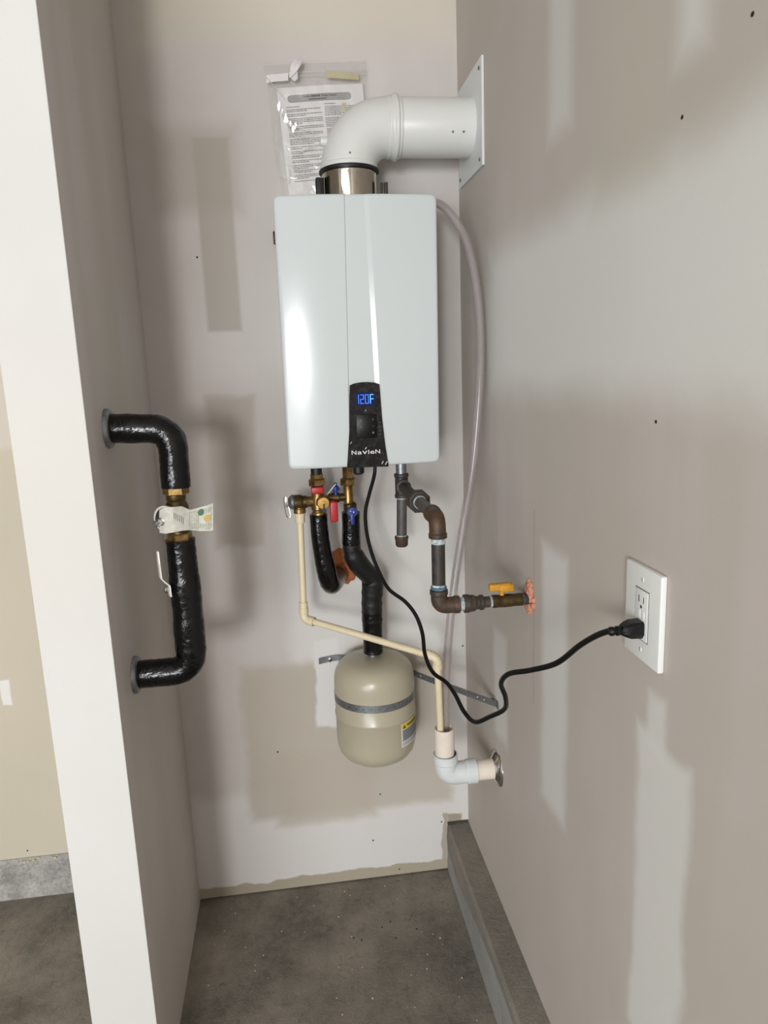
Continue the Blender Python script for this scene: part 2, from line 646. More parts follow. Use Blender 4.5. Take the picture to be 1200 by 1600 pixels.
def film(name, haze, gloss, rough, wrinkle, wscale):
    """very thin clear film: see-through, a little milky, with a sharp surface reflection"""
    t = NT(name)
    p = t.pos()
    bp = t.n('ShaderNodeBump')
    bp.inputs['Strength'].default_value = wrinkle
    bp.inputs['Distance'].default_value = 0.006
    t.l(t.noise(wscale, 2.0, p, 0.5, 2.2).outputs[0], bp.inputs['Height'])
    tr = t.n('ShaderNodeBsdfTransparent')
    di = t.n('ShaderNodeBsdfDiffuse')
    di.inputs[0].default_value = rgb(232, 230, 226)
    gl = t.n('ShaderNodeBsdfGlossy')
    gl.inputs[0].default_value = (1, 1, 1, 1)
    gl.inputs['Roughness'].default_value = rough
    t.l(bp.outputs[0], gl.inputs['Normal'])
    lw = t.n('ShaderNodeLayerWeight')
    lw.inputs['Blend'].default_value = 0.3
    m1 = t.n('ShaderNodeMixShader')
    t.l(t.math('ADD', t.math('MULTIPLY', lw.outputs['Facing'], 0.3), haze), m1.inputs[0])
    t.l(tr.outputs[0], m1.inputs[1])
    t.l(di.outputs[0], m1.inputs[2])
    m2 = t.n('ShaderNodeMixShader')
    m2.inputs[0].default_value = gloss
    t.l(m1.outputs[0], m2.inputs[1])
    t.l(gl.outputs[0], m2.inputs[2])
    t.l(m2.outputs[0], t.out.inputs['Surface'])
    return t.m


M_film = film('clear_bag_film', 0.06, 0.07, 0.10, 0.20, 18.0)
M_fold = film('bag_highlight_and_zip_film', 0.30, 0.12, 0.14, 0.2, 60.0)  # whiter haze paints the fold highlights; the zip strips share it
M_hose = clear('clear_vinyl_hose', rgb(182, 172, 170), 0.24, 0.12)

# ------------------------------------------------------------------ the setting
XR, XL, YB, YG = 0.4496, -0.337, 1.832, 1.946      # right wall, partition face, alcove back wall, garage back wall
HC = 2.75
o = link('floor', B().box((-4.4, -3.9, -0.12), (0.62, 2.1, 0.0)), M_floor, smooth=0, kind='structure')
o = link('ceiling', B().box((-4.4, -3.9, HC), (0.62, 2.1, HC + 0.1)), M_room, smooth=0, kind='structure')

# alcove back wall: a board cut out at its lower right corner to clear the concrete kerb
notch = [(XL, 0.004), (0.384, 0.004), (0.386, 0.06), (0.3835, 0.105), (0.387, 0.148), (0.3865, 0.158), (XR, 0.158), (XR, HC), (XL, HC)]
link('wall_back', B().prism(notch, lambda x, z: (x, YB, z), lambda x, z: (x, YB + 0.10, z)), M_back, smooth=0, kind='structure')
link('wall_right', B().box((XR, -3.9, 0.150), (XR + 0.12, 2.1, HC)), M_right, smooth=0, kind='structure')
# the partition that closes the alcove on the left, its white end towards the garage
wl = link('wall_left', B().box((-0.457, 1.2475, 0.0), (XL, YB + 0.1, HC), 0.0), M_part, smooth=0, kind='structure')
link('wall_end', B().box((-0.4580, 1.2445, 0.0), (-0.3365, 1.2485, HC), 0.0012), M_end, wl, smooth=0)
link('wall_back_garage', B().box((-4.4, YG, 0.122), (-0.457, YG + 0.1, HC)), M_garage, smooth=0, kind='structure')
link('wall_far_left', B().box((-4.5, -3.9, 0.0), (-4.4, 2.1, HC)), M_room, smooth=0, kind='structure')
# wall behind the camera, around the garage door opening and a window
wf = B()
wf.box((-4.4, -4.0, 1.98), (-1.40, -3.9, HC)).box((-1.40, -4.0, 2.05), (0.62, -3.9, HC)).box((-0.55, -4.0, 0), (0.62, -3.9, 2.05)).box((-4.4, -4.0, 0), (-3.75, -3.9, 1.98))
link('wall_front', wf, M_room, smooth=0, kind='structure')

# concrete kerb along the right wall, its face skimmed smoother than its top
kb = B()
prof = [(0.385, -0.001), (0.385, 0.138), (0.391, 0.1475), (0.452, 0.1495), (0.452, -0.001)]
kb.prism(prof, lambda x, z: (x, -3.85, z), lambda x, z: (x, 1.90, z))
k1 = link('trim_1', kb, M_kerb, smooth=0, kind='structure')
kf = B()
g = kf.grid(lambda u, v: (0.3835 + 0.0045 * v ** 3 + 0.0012 * math.sin(40 * u), -3.85 + u * 5.68, -0.001 + 0.139 * v), 60, 6)
link('skim_coat', kf, M_kerbface, k1)
sb = B()
sb.prism([(YG - 0.014, -0.001), (YG - 0.010, 0.110), (YG - 0.002, 0.1215), (YG + 0.08, 0.1215), (YG + 0.08, -0.001)], lambda y, z: (-4.4, y, z), lambda y, z: (-0.457, y, z))
link('trim_2', sb, M_stem, smooth=0, kind='structure')
# dark unfinished gap under the back board


# ------------------------------------------------------------------ the water heater
YF = 1.560
heater = thing('water_heater', (0.165, 1.70, 1.2565), 'white tankless water heater with black control panel hung on the back wall', 'water heater')
link('casing', B().box((0.004, 1.598, 1.264), (0.326, 1.822, 1.814), 0.008, 3), M_casing, heater)


def make_cover():
    b = B()
    zb, zt = 1.2560, 1.8250
    xa = (0.1396, 0.1262)      # left crease, top and bottom
    xb = (0.1810, 0.1925)      # foot of the right facet
    xc = (0.1915, 0.2045)      # head of the right facet
    x0 = (-0.0062, -0.0086)
    x1 = (0.3372, 0.3318)
    edge = [0, 0.0006, 0.0016, 0.0032, 0.0055, 0.009, 0.014]
    cols = []
    for e in edge:
        cols.append((x0[0] + e, x0[1] + e, 'l'))
    for k in range(1, 13):
        f = k / 12
        cols.append((x0[0] + .014 + (xa[0] - x0[0] - .014) * f, x0[1] + .014 + (xa[1] - x0[1] - .014) * f, 'l'))
    cols.insert(-1, (xa[0] - 0.0005, xa[1] - 0.0005, 'l'))
    cols.append((xa[0] + 0.0022, xa[1] + 0.0022, 'm'))
    cols.append((xa[0] + 0.0027, xa[1] + 0.0027, 'm'))
    for k in range(1, 6):
        f = k / 6
        cols.append((xa[0] + .0022 + (xb[0] - xa[0] - .0022) * f, xa[1] + .0022 + (xb[1] - xa[1] - .0022) * f, 'm'))
    cols.append((xb[0] - 0.0005, xb[1] - 0.0005, 'm'))
    for f in (0.0, 0.05, 0.5, 0.95):
        cols.append((xb[0] + (xc[0] - xb[0]) * f, xb[1] + (xc[1] - xb[1]) * f, f))
    cols.append((xc[0], xc[1], 'r'))
    cols.append((xc[0] + 0.0005, xc[1] + 0.0005, 'r'))
    for k in range(1, 13):
        f = k / 12
        cols.append((xc[0] + (x1[0] - .014 - xc[0]) * f, xc[1] + (x1[1] - .014 - xc[1]) * f, 'r'))
    for e in edge[::-1][1:]:
        cols.append((x1[0] - e, x1[1] - e, 'r'))
    vv = [0, .0006, .0016, .0032, .0055, .009, .014, .02]
    H = zt - zb
    rows = [e / H for e in vv] + [0.05 + 0.9 * k / 30 for k in range(31)] + [1 - e / H for e in vv[::-1]]
    R, RC = 0.0055, 0.013
    g = []
    for xt, xbm, kind in cols:
        line = []
        for v in rows:
            x = xbm + (xt - xbm) * v
            L, Rr = x0[1] + (x0[0] - x0[1]) * v, x1[1] + (x1[0] - x1[1]) * v
            z = zb + H * v
            # squeeze the rows into the rounded corners
            dx = min(x - L, Rr - x)
            cut = RC - math.sqrt(max(0, RC * RC - (RC - dx) ** 2)) if dx < RC else 0.0
            z = (zb + cut) + (H - 2 * cut) * v
            ddx, ddz = dx, min(z - zb, zt - z)
            if ddx < RC and ddz < RC:
                d = RC - math.hypot(RC - ddx, RC - ddz)
            else:
                d = min(ddx, ddz)
            d = max(0, d)
            y = YF
            if kind == 'l':
                y += 0.010 * ((xa[0] - x) / 0.14) ** 2
            elif kind == 'r':
                y += 0.008 * ((x - xc[0]) / 0.14) ** 2
            elif kind == 'm':
                y += 0.0020
            else:
                y += 0.0020 * (1 - kind)
            if d < R:
                y += R - math.sqrt(max(0, R * R - (R - d) ** 2))
            line.append(b.bm.verts.new((x, y, z)))
        g.append(line)
    nu, nv = len(g), len(g[0])
    for i in range(nu - 1):
        for j in range(nv - 1):
            b.face([g[i][j], g[i + 1][j], g[i + 1][j + 1], g[i][j + 1]])
    rim = [g[i][0] for i in range(nu)] + [g[-1][j] for j in range(1, nv)] + [g[i][-1] for i in range(nu - 2, -1, -1)] + [g[0][j] for j in range(nv - 2, 0, -1)]
    back = [b.bm.verts.new((v.co.x, 1.602, v.co.z)) for v in rim]
    n = len(rim)
    for k in range(n):
        b.face([rim[k], rim[(k + 1) % n], back[(k + 1) % n], back[k]])
    return b


cover = link('front_cover', make_cover(), M_cover, heater, smooth=24)
link('wall_bracket', B().box((-0.012, 1.812, 1.772), (0.342, 1.8315, 1.800), 0.002).box((-0.012, 1.806, 1.778), (-0.004, 1.815, 1.794), 0.001), M_black, heater)

# black control panel under its wrinkled protective film
pl = []
for k in range(9):
    a = k / 8
    pl.append((0.1335 + (0.1985 - 0.1335) * a, 1.4345 + 0.006 * math.sin(math.pi * a) ** 0.6))
pan = [(0.1310, 1.395), (0.1285, 1.34), (0.1195, 1.2555), (0.2125, 1.2535), (0.2065, 1.30), (0.2015, 1.36), (0.1995, 1.41)]
poly = pan[::-1][:0] + pl + pan[::-1]
cp = link('control_panel', B().prism(poly, lambda x, z: (x, YF - 0.0035, z), lambda x, z: (x, YF + 0.008, z)), M_panel, heater, smooth=0)
link('display_glow', B().box((0.1425, YF - 0.0042, 1.3890), (0.1885, YF - 0.0030, 1.4190), 0.0003), M_glow, cp, smooth=0)  # plate with dim blue emission for the glow around the digits
SEG = {'1': 'bc', '2': 'abged', '0': 'abcdef', 'F': 'aefg'}


def digit(ch, x, z, w, h, m):
    b = B()
    t = 0.0015
    y0, y1 = YF - 0.0050, YF - 0.0040
    s = {'a': (x, z + h - t, x + w, z + h), 'g': (x, z + h / 2 - t / 2, x + w, z + h / 2 + t / 2), 'd': (x, z, x + w, z + t),
         'f': (x, z + h / 2, x + t, z + h), 'b': (x + w - t, z + h / 2, x + w, z + h), 'e': (x, z, x + t, z + h / 2), 'c': (x + w - t, z, x + w, z + h / 2)}
    for c in SEG[ch]:
        q = s[c]
        b.box((q[0] + .0002, y0, q[1] + .0002), (q[2] - .0002, y1, q[3] - .0002))
    return link('digit', b, m, cp, smooth=0)


for ch, x, m in (('1', 0.1440, M_digit), ('2', 0.1550, M_digit), ('0', 0.1655, M_digit), ('F', 0.1765, M_letter)):
    digit(ch, x, 1.3940, 0.0082, 0.0200, m)
pad = link('key_pad', B().box((0.1445, YF - 0.0046, 1.3195), (0.1895, YF - 0.0030, 1.3710), 0.0012), M_pad, cp)
# key symbols printed on the pad: flame, tap, plus, minus, ring
yk, yk2 = YF - 0.0052, YF - 0.0044
link('plus_symbol', B().box((0.1790, yk, 1.3590), (0.1830, yk2, 1.3598)).box((0.1806, yk, 1.3572), (0.1814, yk2, 1.3616)), M_greyprint, pad, smooth=0)
link('minus_symbol', B().box((0.1785, yk, 1.3444), (0.1833, yk2, 1.3452)), M_greyprint, pad, smooth=0)
link('ring_symbol', B().lathe([(0.0016, 0), (0.0023, 0.0001), (0.0023, 0.0006), (0.0016, 0.0007)], (0.1808, yk2, 1.3305), (0, -1, 0), 16), M_greyprint, pad, smooth=0)
link('flame_symbol', B().prism([(0.1530, 1.3560), (0.1560, 1.3560), (0.1557, 1.3585), (0.1548, 1.3612), (0.1535, 1.3585)], lambda x, z: (x, yk, z), lambda x, z: (x, yk2, z)), M_greyprint, pad, smooth=0)
link('drop_symbol', B().prism([(0.1530, 1.3420), (0.1560, 1.3420), (0.1552, 1.3445), (0.1545, 1.3462), (0.1537, 1.3445)], lambda x, z: (x, yk, z), lambda x, z: (x, yk2, z)), M_greyprint, pad, smooth=0)
for k in range(4):
    link('side_mark', B().box((0.1935, YF - 0.0042, 1.3520 - k * 0.009), (0.1975, YF - 0.0034, 1.3530 - k * 0.009)), M_greyprint, cp, smooth=0)
# maker's name
lg = B()
fnl = lambda x, y: (0.1310 + x * 0.96, YF - 0.0045, 1.2842 + y)
for s, x, size, w in (('N', 0.0, 0.0128, 0.0110), ('a', 0.0135, 0.0135, 0.0100), ('v', 0.0245, 0.0155, 0.0118), ('I', 0.0385, 0.0128, 0.0020), ('e', 0.0430, 0.0135, 0.0100), ('N', 0.0550, 0.0128, 0.0110)):
    letters(lg, s, size, (lambda x_, y_, ox=x: fnl(ox + x_, y_)), bold=0.0001, fit=w)
lg.prism([(0.1606, 1.2945), (0.1620, 1.2945), (0.1652, 1.2992), (0.1634, 1.2992)], lambda x, z: (x, YF - 0.0046, z), lambda x, z: (x, YF - 0.0036, z))
link('brand_lettering', lg, M_print, cp, smooth=0)
# loose corners of the film, their shine painted as flat white slivers
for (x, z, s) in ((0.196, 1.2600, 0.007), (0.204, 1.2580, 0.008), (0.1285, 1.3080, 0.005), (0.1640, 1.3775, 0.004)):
    link('film_glint', B().prism([(x, z), (x + s * .6, z + s), (x + s * .75, z + s * .85), (x + s * .2, z)], lambda a, c: (a, YF - 0.0052 - 0.045 * (c - z), c), lambda a, c: (a, YF - 0.0040, c)), M_print, cp, smooth=0)

# stainless flue collar with its two black clamps
FX, FY = 0.1660, 1.700
fl = link('flue_collar', B().lathe([(0.0600, 1.812), (0.0600, 1.8900), (0.0612, 1.8920), (0.0612, 1.8960), (0.0600, 1.8985), (0.0560, 1.8985)], (FX, FY, 0), (0, 0, 1), 64), M_steel, heater)
link('clamp', B().box((0.0885, 1.664, 1.812), (0.1040, 1.690, 1.8830), 0.004, 3).box((0.103, 1.676, 1.82), (0.1075, 1.684, 1.885), 0.001), M_black, fl)
link('clamp', B().box((0.2335, 1.676, 1.812), (0.2385, 1.684, 1.874), 0.001).box((0.2410, 1.672, 1.812), (0.2490, 1.686, 1.8740), 0.001), M_iron, fl)
link('top_grommet', B().lathe([(0.018, 0), (0.018, 0.008), (0.010, 0.040), (0, 0.042)], (0.2950, 1.74, 1.812), (0, 0, 1), 16), M_iron, heater)
link('top_grommet', B().lathe([(0.014, 0), (0.014, 0.03), (0, 0.036)], (0.0860, 1.68, 1.812), (0, 0, 1), 16), M_iron, heater)
link('bottom_grommet', B().lathe([(0.0135, 0), (0.0135, -0.016), (0.009, -0.020), (0, -0.020)], (0.1544, 1.6600, 1.2449), (0, 0, 1), 20), M_black, heater)
bs = B()
for u in (474, 508):
    pass
bs.lathe([(0.0022, 0), (0.0022, 0.004), (0, 0.005)], (0.062, 1.590, 1.2575), (0, 0, -1), 10)
bs.lathe([(0.0022, 0), (0.0022, 0.004), (0, 0.005)], (0.079, 1.590, 1.2575), (0, 0, -1), 10)
link('cover_screw', bs, M_screw, heater)

# ------------------------------------------------------------------ white vent pipe
vent = thing('vent_pipe', (FX, FY, 1.90), 'white plastic vent elbow and pipe running from heater top into right wall', 'vent pipe')
PZc = 1.9935
RB = 0.088
el = [(FX, FY, 1.9035), (FX, FY, PZc - RB)]
for k in range(1, 17):
    a = math.pi / 2 * k / 16
    el.append((FX + RB * (1 - math.cos(a)), FY, PZc - RB + RB * math.sin(a)))
el.append((0.268, FY, PZc))
link('elbow', B().tube(el, [0.0615] * len(el), 48), M_vent, vent, smooth=40)
bead = [(0.0612, 0.0), (0.0632, 0.001), (0.0640, 0.004), (0.0632, 0.007), (0.0636, 0.009), (0.0640, 0.012), (0.0676, 0.0150), (0.0690, 0.0185), (0.0676, 0.0220), (0.0640, 0.0235), (0.0652, 0.0260), (0.0640, 0.0290), (0.0612, 0.0295)]
link('socket_bead', B().lathe(bead, (0.2530, FY, PZc), (1, 0, 0), 56), M_vent, vent, smooth=50)
link('lower_bead', B().lathe([(0.061, 0), (0.0635, 0.0015), (0.0640, 0.006), (0.0635, 0.009), (0.061, 0.011)], (FX, FY, 1.9040), (0, 0, 1), 56), M_vent, vent)
link('gasket', B().lathe([(0.0600, 0), (0.0668, 0.0008), (0.0676, 0.0035), (0.0668, 0.0062), (0.060, 0.0070)], (FX, FY, 1.8975), (0, 0, 1), 56), M_black, vent, smooth=60)
link('straight_pipe', B().lathe([(0.0608, 0), (0.0612, 0.001), (0.0612, 0.166), (0.0590, 0.1675)], (0.2790, FY, PZc), (1, 0, 0), 56), M_vent, vent)
link('test_port', B().lathe([(0.010, 0), (0.010, 0.014), (0.0085, 0.017), (0, 0.0175)], (0.1210, 1.690, 1.9600), (-0.95, -0.1, 0.12), 20), M_vent, vent)
for c, d in (((0.1640, 1.6388, 1.9250), (0, -1, 0)), ((0.3920, 1.644, 1.9690), (0, -0.9, -0.4)), ((0.4160, 1.643, 1.9690), (0, -0.9, -0.4))):
    link('screw', B().lathe([(0.0024, 0), (0.0022, 0.0012), (0, 0.0016)], c, d, 10), M_screw_light, vent)
wp = link('wall_flange', B().box((XR - 0.0055, 1.597, 1.8895), (XR - 0.0002, 1.806, 2.1035), 0.0008), M_plate, vent, smooth=0)
for (y, z) in ((1.615, 2.085), (1.615, 1.905), (1.790, 1.906), (1.790, 2.085)):
    link('screw', B().lathe([(0.0040, 0), (0.0038, 0.0015), (0.0022, 0.0026), (0, 0.0028)], (XR - 0.0055, y, z), (-1, 0, 0), 14), M_screw_light, wp)

# ------------------------------------------------------------------ plastic bag with the instructions in it
TH = math.radians(3.6)
ox, oz = 0.0176, 2.1150     # top left corner of the sheet


def pg(x, y, d=0.0):
    """point of the sheet: x to the right, y down, d towards the viewer"""
    return (ox + x * math.cos(TH) + y * math.sin(TH), 1.8225 - d - 0.004 * math.sin(x * 16) ** 2, oz + x * math.sin(TH) - y * math.cos(TH))


sheet = thing('instruction_sheet', (0.12, 1.826, 1.86), 'printed white instruction sheet with grey title banner inside the plastic bag', 'paper')
b = B()
b.grid(lambda u, v: pg(u * 0.202, v * 0.262), 24, 4)
b.grid(lambda u, v: pg(u * 0.202, v * 0.262, -0.0006), 24, 4)
link('page', b, M_paper, sheet, smooth=60)


def strip(b, x0, x1, y0, y1, d, n=6):
    b.grid(lambda u, v: pg(x0 + (x1 - x0) * u, y0 + (y1 - y0) * v, d), n, 1)


b = B()
n = 10
gg = []
out = []
for k in range(n + 1):
    a = -math.pi / 2 - math.pi * k / n
    out.append((0.030 + 0.0068 * math.cos(a), 0.0250 + 0.0068 * math.sin(a) * -1))
for k in range(n + 1):
    a = math.pi / 2 - math.pi * k / n
    out.append((0.164 + 0.0068 * math.cos(a), 0.0250 + 0.0068 * math.sin(a) * -1))
x0, x1, yt, yb_ = 0.0265, 0.1675, 0.0182, 0.0318
cols = [0.0232, 0.0245, 0.0268, 0.030] + [0.030 + 0.134 * k / 16 for k in range(1, 17)] + [0.1672, 0.1695, 0.1708]


def banner(bb, grow, d):
    pts = []
    for x in cols:
        dx = max(0.030 - x, x - 0.164, 0)
        hh = math.sqrt(max(0, 0.0069 ** 2 - dx * dx)) + grow
        pts.append((x, 0.0250 - hh, 0.0250 + hh))
    up = [bb.bm.verts.new(pg(x + (grow if x > 0.1 else -grow), a, d)) for x, a, c in pts]
    dn = [bb.bm.verts.new(pg(x + (grow if x > 0.1 else -grow), c, d)) for x, a, c in pts]
    for k in range(len(pts) - 1):
        bb.face([up[k], up[k + 1], dn[k + 1], dn[k]])


banner(b, 0.0007, 0.0006)
link('banner_outline', b, M_inkgrey, sheet, smooth=60)
b = B()
banner(b, 0.0, 0.0009)
bn = link('banner', b, M_banner, sheet, smooth=60)
b = B()
letters(b, 'Navien', 0.0062, lambda x, y: pg(0.0570 + x, 0.0240 - y, 0.0013), bold=0.0001, fit=0.0190)
letters(b, 'Water Heater', 0.0062, lambda x, y: pg(0.1010 + x, 0.0240 - y, 0.0013), bold=0.0001, fit=0.0370)
for k in range(5):
    strip(b, 0.0785 + k * 0.0042, 0.0785 + k * 0.0042 + 0.0032, 0.0200, 0.0240, 0.0013, 1)
for k in range(9):
    strip(b, 0.0720 + k * 0.0046, 0.0720 + k * 0.0046 + 0.0037, 0.0272, 0.0296, 0.0013, 1)
link('title_lettering', b, M_ink, bn, smooth=0)
rr = random.Random(3)


def textblock(xa, xb, y0, y1, pitch, paras, mat, name):
    bb = B()
    y = y0
    cnt = 0
    left = rr.choice(paras)
    while y < y1:
        end = xb if left > 1 else xa + (xb - xa) * rr.uniform(0.3, 0.8)
        x = xa
        while x < end - 0.002:
            w = min(rr.uniform(0.002, 0.0085), end - x)
            strip(bb, x, x + w, y, y + pitch * 0.42, 0.0008, 1)
            x += w + 0.0011
        y += pitch
        left -= 1
        if left == 0:
            y += pitch * 0.75
            left = rr.choice(paras)
    return link(name, bb, mat, sheet, smooth=0)


for q in ((0.0170, 0.0480, 0.0415, 0.0428), (0.1060, 0.1330, 0.0395, 0.0408)):
    b = B()
    strip(b, *q, 0.0008)
    link('heading_line', b, M_inkgrey, sheet, smooth=0)
textblock(0.0170, 0.0990, 0.0475, 0.176, 0.0036, (2, 3, 4), M_inkgrey, 'text_column')
textblock(0.0170, 0.0990, 0.180, 0.205, 0.0036, (2, 3), M_inkgrey, 'text_column')
textblock(0.1060, 0.1760, 0.0455, 0.150, 0.0036, (6, 9), M_inkgrey, 'text_column')
b = B()
strip(b, 0.148, 0.158, 0.040, 0.058, 0.0011)
link('stain', b, M_stain, sheet, smooth=0)

bag = thing('plastic_bag', (0.11, 1.826, 1.84), 'clear zip-top plastic bag taped to back wall above the heater', 'bag')


def bagpt(u, v, s):
    xl = -0.0115 + 0.026 * min(1, v * 1.05) + 0.004 * math.sin(v * 9)
    xr = 0.2290 - 0.006 * v
    x = xl + (xr - xl) * u
    z = 2.166 + 0.012 * u - v * 0.325
    edge = min(u, 1 - u, v * 1.2, (1 - v)) * 6
    puff = 0.0075 * min(1, edge) ** 0.6
    cr = 0.0013 * math.sin(u * 17 + v * 23) * math.sin(v * 15 - u * 9) + 0.0007 * math.sin(u * 41 - v * 33)
    y = 1.8165 - s * (puff + cr * min(1, edge)) if s > 0 else 1.8300 - 0.0004
    return (x, min(y, 1.8300), z)


b = B()
b.grid(lambda u, v: bagpt(u, v, 1), 44, 56)
link('front_film', b, M_film, bag, smooth=60)
b = B()
b.grid(lambda u, v: bagpt(u, v, -1), 6, 6)
link('rear_film', b, M_film, bag, smooth=60)
for zz in (0.024, 0.031):
    link('zip_strip', B().tube([bagpt(u / 20, zz / 0.325, 1) for u in range(21)], 0.0009, 6), M_fold, bag)
# film folds as tubes of milkier film, their white highlights put into the colour
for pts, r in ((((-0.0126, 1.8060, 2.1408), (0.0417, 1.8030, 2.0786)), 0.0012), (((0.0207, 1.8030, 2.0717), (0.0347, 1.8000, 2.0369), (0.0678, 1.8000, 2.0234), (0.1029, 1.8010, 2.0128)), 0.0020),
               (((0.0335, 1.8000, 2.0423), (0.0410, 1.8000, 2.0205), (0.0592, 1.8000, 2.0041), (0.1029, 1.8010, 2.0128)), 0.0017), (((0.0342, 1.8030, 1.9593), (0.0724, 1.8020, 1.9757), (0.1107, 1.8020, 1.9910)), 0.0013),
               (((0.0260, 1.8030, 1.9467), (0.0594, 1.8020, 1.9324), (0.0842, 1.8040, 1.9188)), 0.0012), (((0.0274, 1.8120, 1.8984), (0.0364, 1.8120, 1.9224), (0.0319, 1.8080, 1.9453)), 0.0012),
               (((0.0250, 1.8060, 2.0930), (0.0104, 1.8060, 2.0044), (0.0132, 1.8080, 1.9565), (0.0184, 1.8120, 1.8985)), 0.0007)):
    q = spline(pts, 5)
    link('fold_highlight', B().tube(q, [r * (0.25 + 1.0 * math.sin(math.pi * k / (len(q) - 1))) for k in range(len(q))], 6), M_fold, bag)
# facets added to the crumpled film, tilted so the window glints in them
rg = random.Random(11)
for (u0, v0, s) in ((0.0200, 2.0690, 0.016), (0.0270, 2.0530, 0.020), (0.0350, 2.0440, 0.022), (0.0440, 2.0330, 0.018), (0.0560, 2.0300, 0.014), (0.0500, 2.0210, 0.012)):
    nrm = Vector((-0.111 + rg.uniform(-0.03, 0.03), -0.98, -0.185 + rg.uniform(-0.03, 0.03))).normalized()
    tx = Vector((0, 0, 1)).cross(nrm).normalized()
    tz = nrm.cross(tx).normalized()
    c = Vector((u0, 1.8020, v0))
    an = rg.uniform(0, 3)
    pts = [c + (tx * math.cos(an + k * 1.57 + rg.uniform(-.4, .4)) * 0.35 + tz * math.sin(an + k * 1.57 + rg.uniform(-.4, .4))) * s * rg.uniform(0.35, 0.8) for k in range(4)]
    b = B()
    b.prism([(k,) for k in range(4)], lambda k: pts[k], lambda k: pts[k] - nrm * 0.0004)
    link('glint_facet', b, M_film, bag, smooth=0)
tp = B()
tp.grid(lambda u, v: (-0.0045 + 0.050 * u, 1.8085 - 0.0012 * math.sin(u * 5), 2.137 + 0.006 * u - 0.016 * v), 8, 2)
link('white_label_strip', tp, M_paper, bag)
tp = B()
tp.grid(lambda u, v: (0.1330 + 0.0760 * u, 1.8090 - 0.0005 * math.sin(u * 5), 2.148 - 0.004 * u - 0.014 * v), 8, 2)
link('tan_tape', tp, M_tan, bag)
tp = B()
tp.grid(lambda u, v: (0.0520 + 0.016 * u + 0.012 * v - 0.006 * math.sin(v * 3), 1.806 - 0.010 * math.sin(v * 3.1) - 0.004 * u, 2.130 + 0.042 * v - 0.006 * math.sin(u * 3.1)), 8, 10)
tp.grid(lambda u, v: (0.0480 + 0.030 * u, 1.803 - 0.012 * math.sin(u * 2.6), 2.130 + 0.030 * u * u + 0.012 * v), 8, 6)
link('torn_tape', tp, M_paper, bag, smooth=60)


# ------------------------------------------------------------------ insulated pipe helper
def insulated(b, path, r0, r1, wob=0.025, step=0.006, n=28, seed=1, steps=()):
    """taped insulation: a thick tube with lapped edges and small lumps; steps = [(fraction, radius change)]"""
    rg = random.Random(seed)
    pts = dense(path, step)
    N = len(pts)
    rs = []
    lump = 0.0
    for i in range(N):
        f = i / (N - 1)
        r = r0 + (r1 - r0) * f
        lump = 0.75 * lump + 0.25 * rg.uniform(-wob, wob) * 2
        d = sum(dd for ff, dd in steps if f >= ff)
        rs.append(r * (1 + lump) + d)
    b.tube(pts, rs, n, jitter=0.016)
    return b


def hexnut(b, o, axis, r, h, ch=0.0012, phase=0.2):
    b.lathe([(r - ch, 0), (r, ch), (r, h - ch), (r - ch, h)], o, axis, 6, phase)
    return b


def cyl(b, o, axis, r, h, ch=0.0008, n=28):
    b.lathe([(r - ch, 0), (r, ch), (r, h - ch), (r - ch, h)], o, axis, n)
    return b


UP, DN = (0, 0, 1), (0, 0, -1)

# ------------------------------------------------------------------ hot water pipe below the heater
HX, HY = 0.0555, 1.68
hot = thing('hot_water_pipe', (HX, HY, 0.92), 'black taped pipe with red-handled brass valve bending back into the wall', 'pipe')
link('nipple', cyl(B(), (HX, HY, 1.226), UP, 0.0135, 0.032), M_black, hot)
link('hex_nut', hexnut(B(), (HX, HY, 1.2165), UP, 0.0155, 0.0125), M_brass, hot, smooth=20)
link('union_nut', hexnut(B(), (HX, HY, 1.2000), UP, 0.0200, 0.0170, 0.002), M_brass, hot, smooth=20)
link('valve_body', B().lathe([(0.013, 0), (0.0145, 0.002), (0.0145, 0.014), (0.0175, 0.018), (0.0175, 0.045), (0.0155, 0.050), (0.0145, 0.075), (0.013, 0.077)], (HX, HY, 1.126), UP, 32), M_brass, hot)
link('valve_collar', B().lathe([(0.014, 0), (0.0172, 0.001), (0.0178, 0.006), (0.0172, 0.010), (0.0160, 0.0115), (0.014, 0.012)], (HX + 0.001, HY, 1.1265), UP, 32), M_brass, hot)
link('valve_handle_hub', B().box((0.0400, 1.656, 1.1835), (0.0700, 1.672, 1.2005), 0.003, 3), M_red, hot)
link('valve_handle', B().box((0.0815, 1.650, 1.1150), (0.1000, 1.660, 1.1640), 0.003, 3).box((0.0500, 1.655, 1.1560), (0.0950, 1.662, 1.1660), 0.002), M_red, hot)
link('drain_port', B().lathe([(0.0160, 0), (0.0160, 0.026), (0.0145, 0.028), (0.0145, 0.032)], (0.0665, 1.678, 1.1640), (0, -1, 0), 32), M_brass, hot)
pc = link('drain_cap', B().lathe([(0.0135, 0), (0.0148, 0.001), (0.0148, 0.0055), (0.0132, 0.0070), (0.0052, 0.0072), (0.0046, 0.0098), (0, 0.0100)], (0.0665, 1.646, 1.1640), (0, -1, 0), 32), M_brass_bright, hot)
link('cap_strap', B().prism([(0.0655, 1.1640), (0.0690, 1.1630), (0.0685, 1.1530), (0.0740, 1.1470), (0.0650, 1.1420), (0.0580, 1.1480), (0.0655, 1.1530)], lambda x, z: (x, 1.6340, z), lambda x, z: (x, 1.6365, z)), M_black, hot)
hp = fillet([(HX - 0.001, HY, 1.131), (0.0560, HY, 1.06), (0.0735, 1.688, 0.940), (0.0990, 1.795, 0.9420)], 0.050, 10)
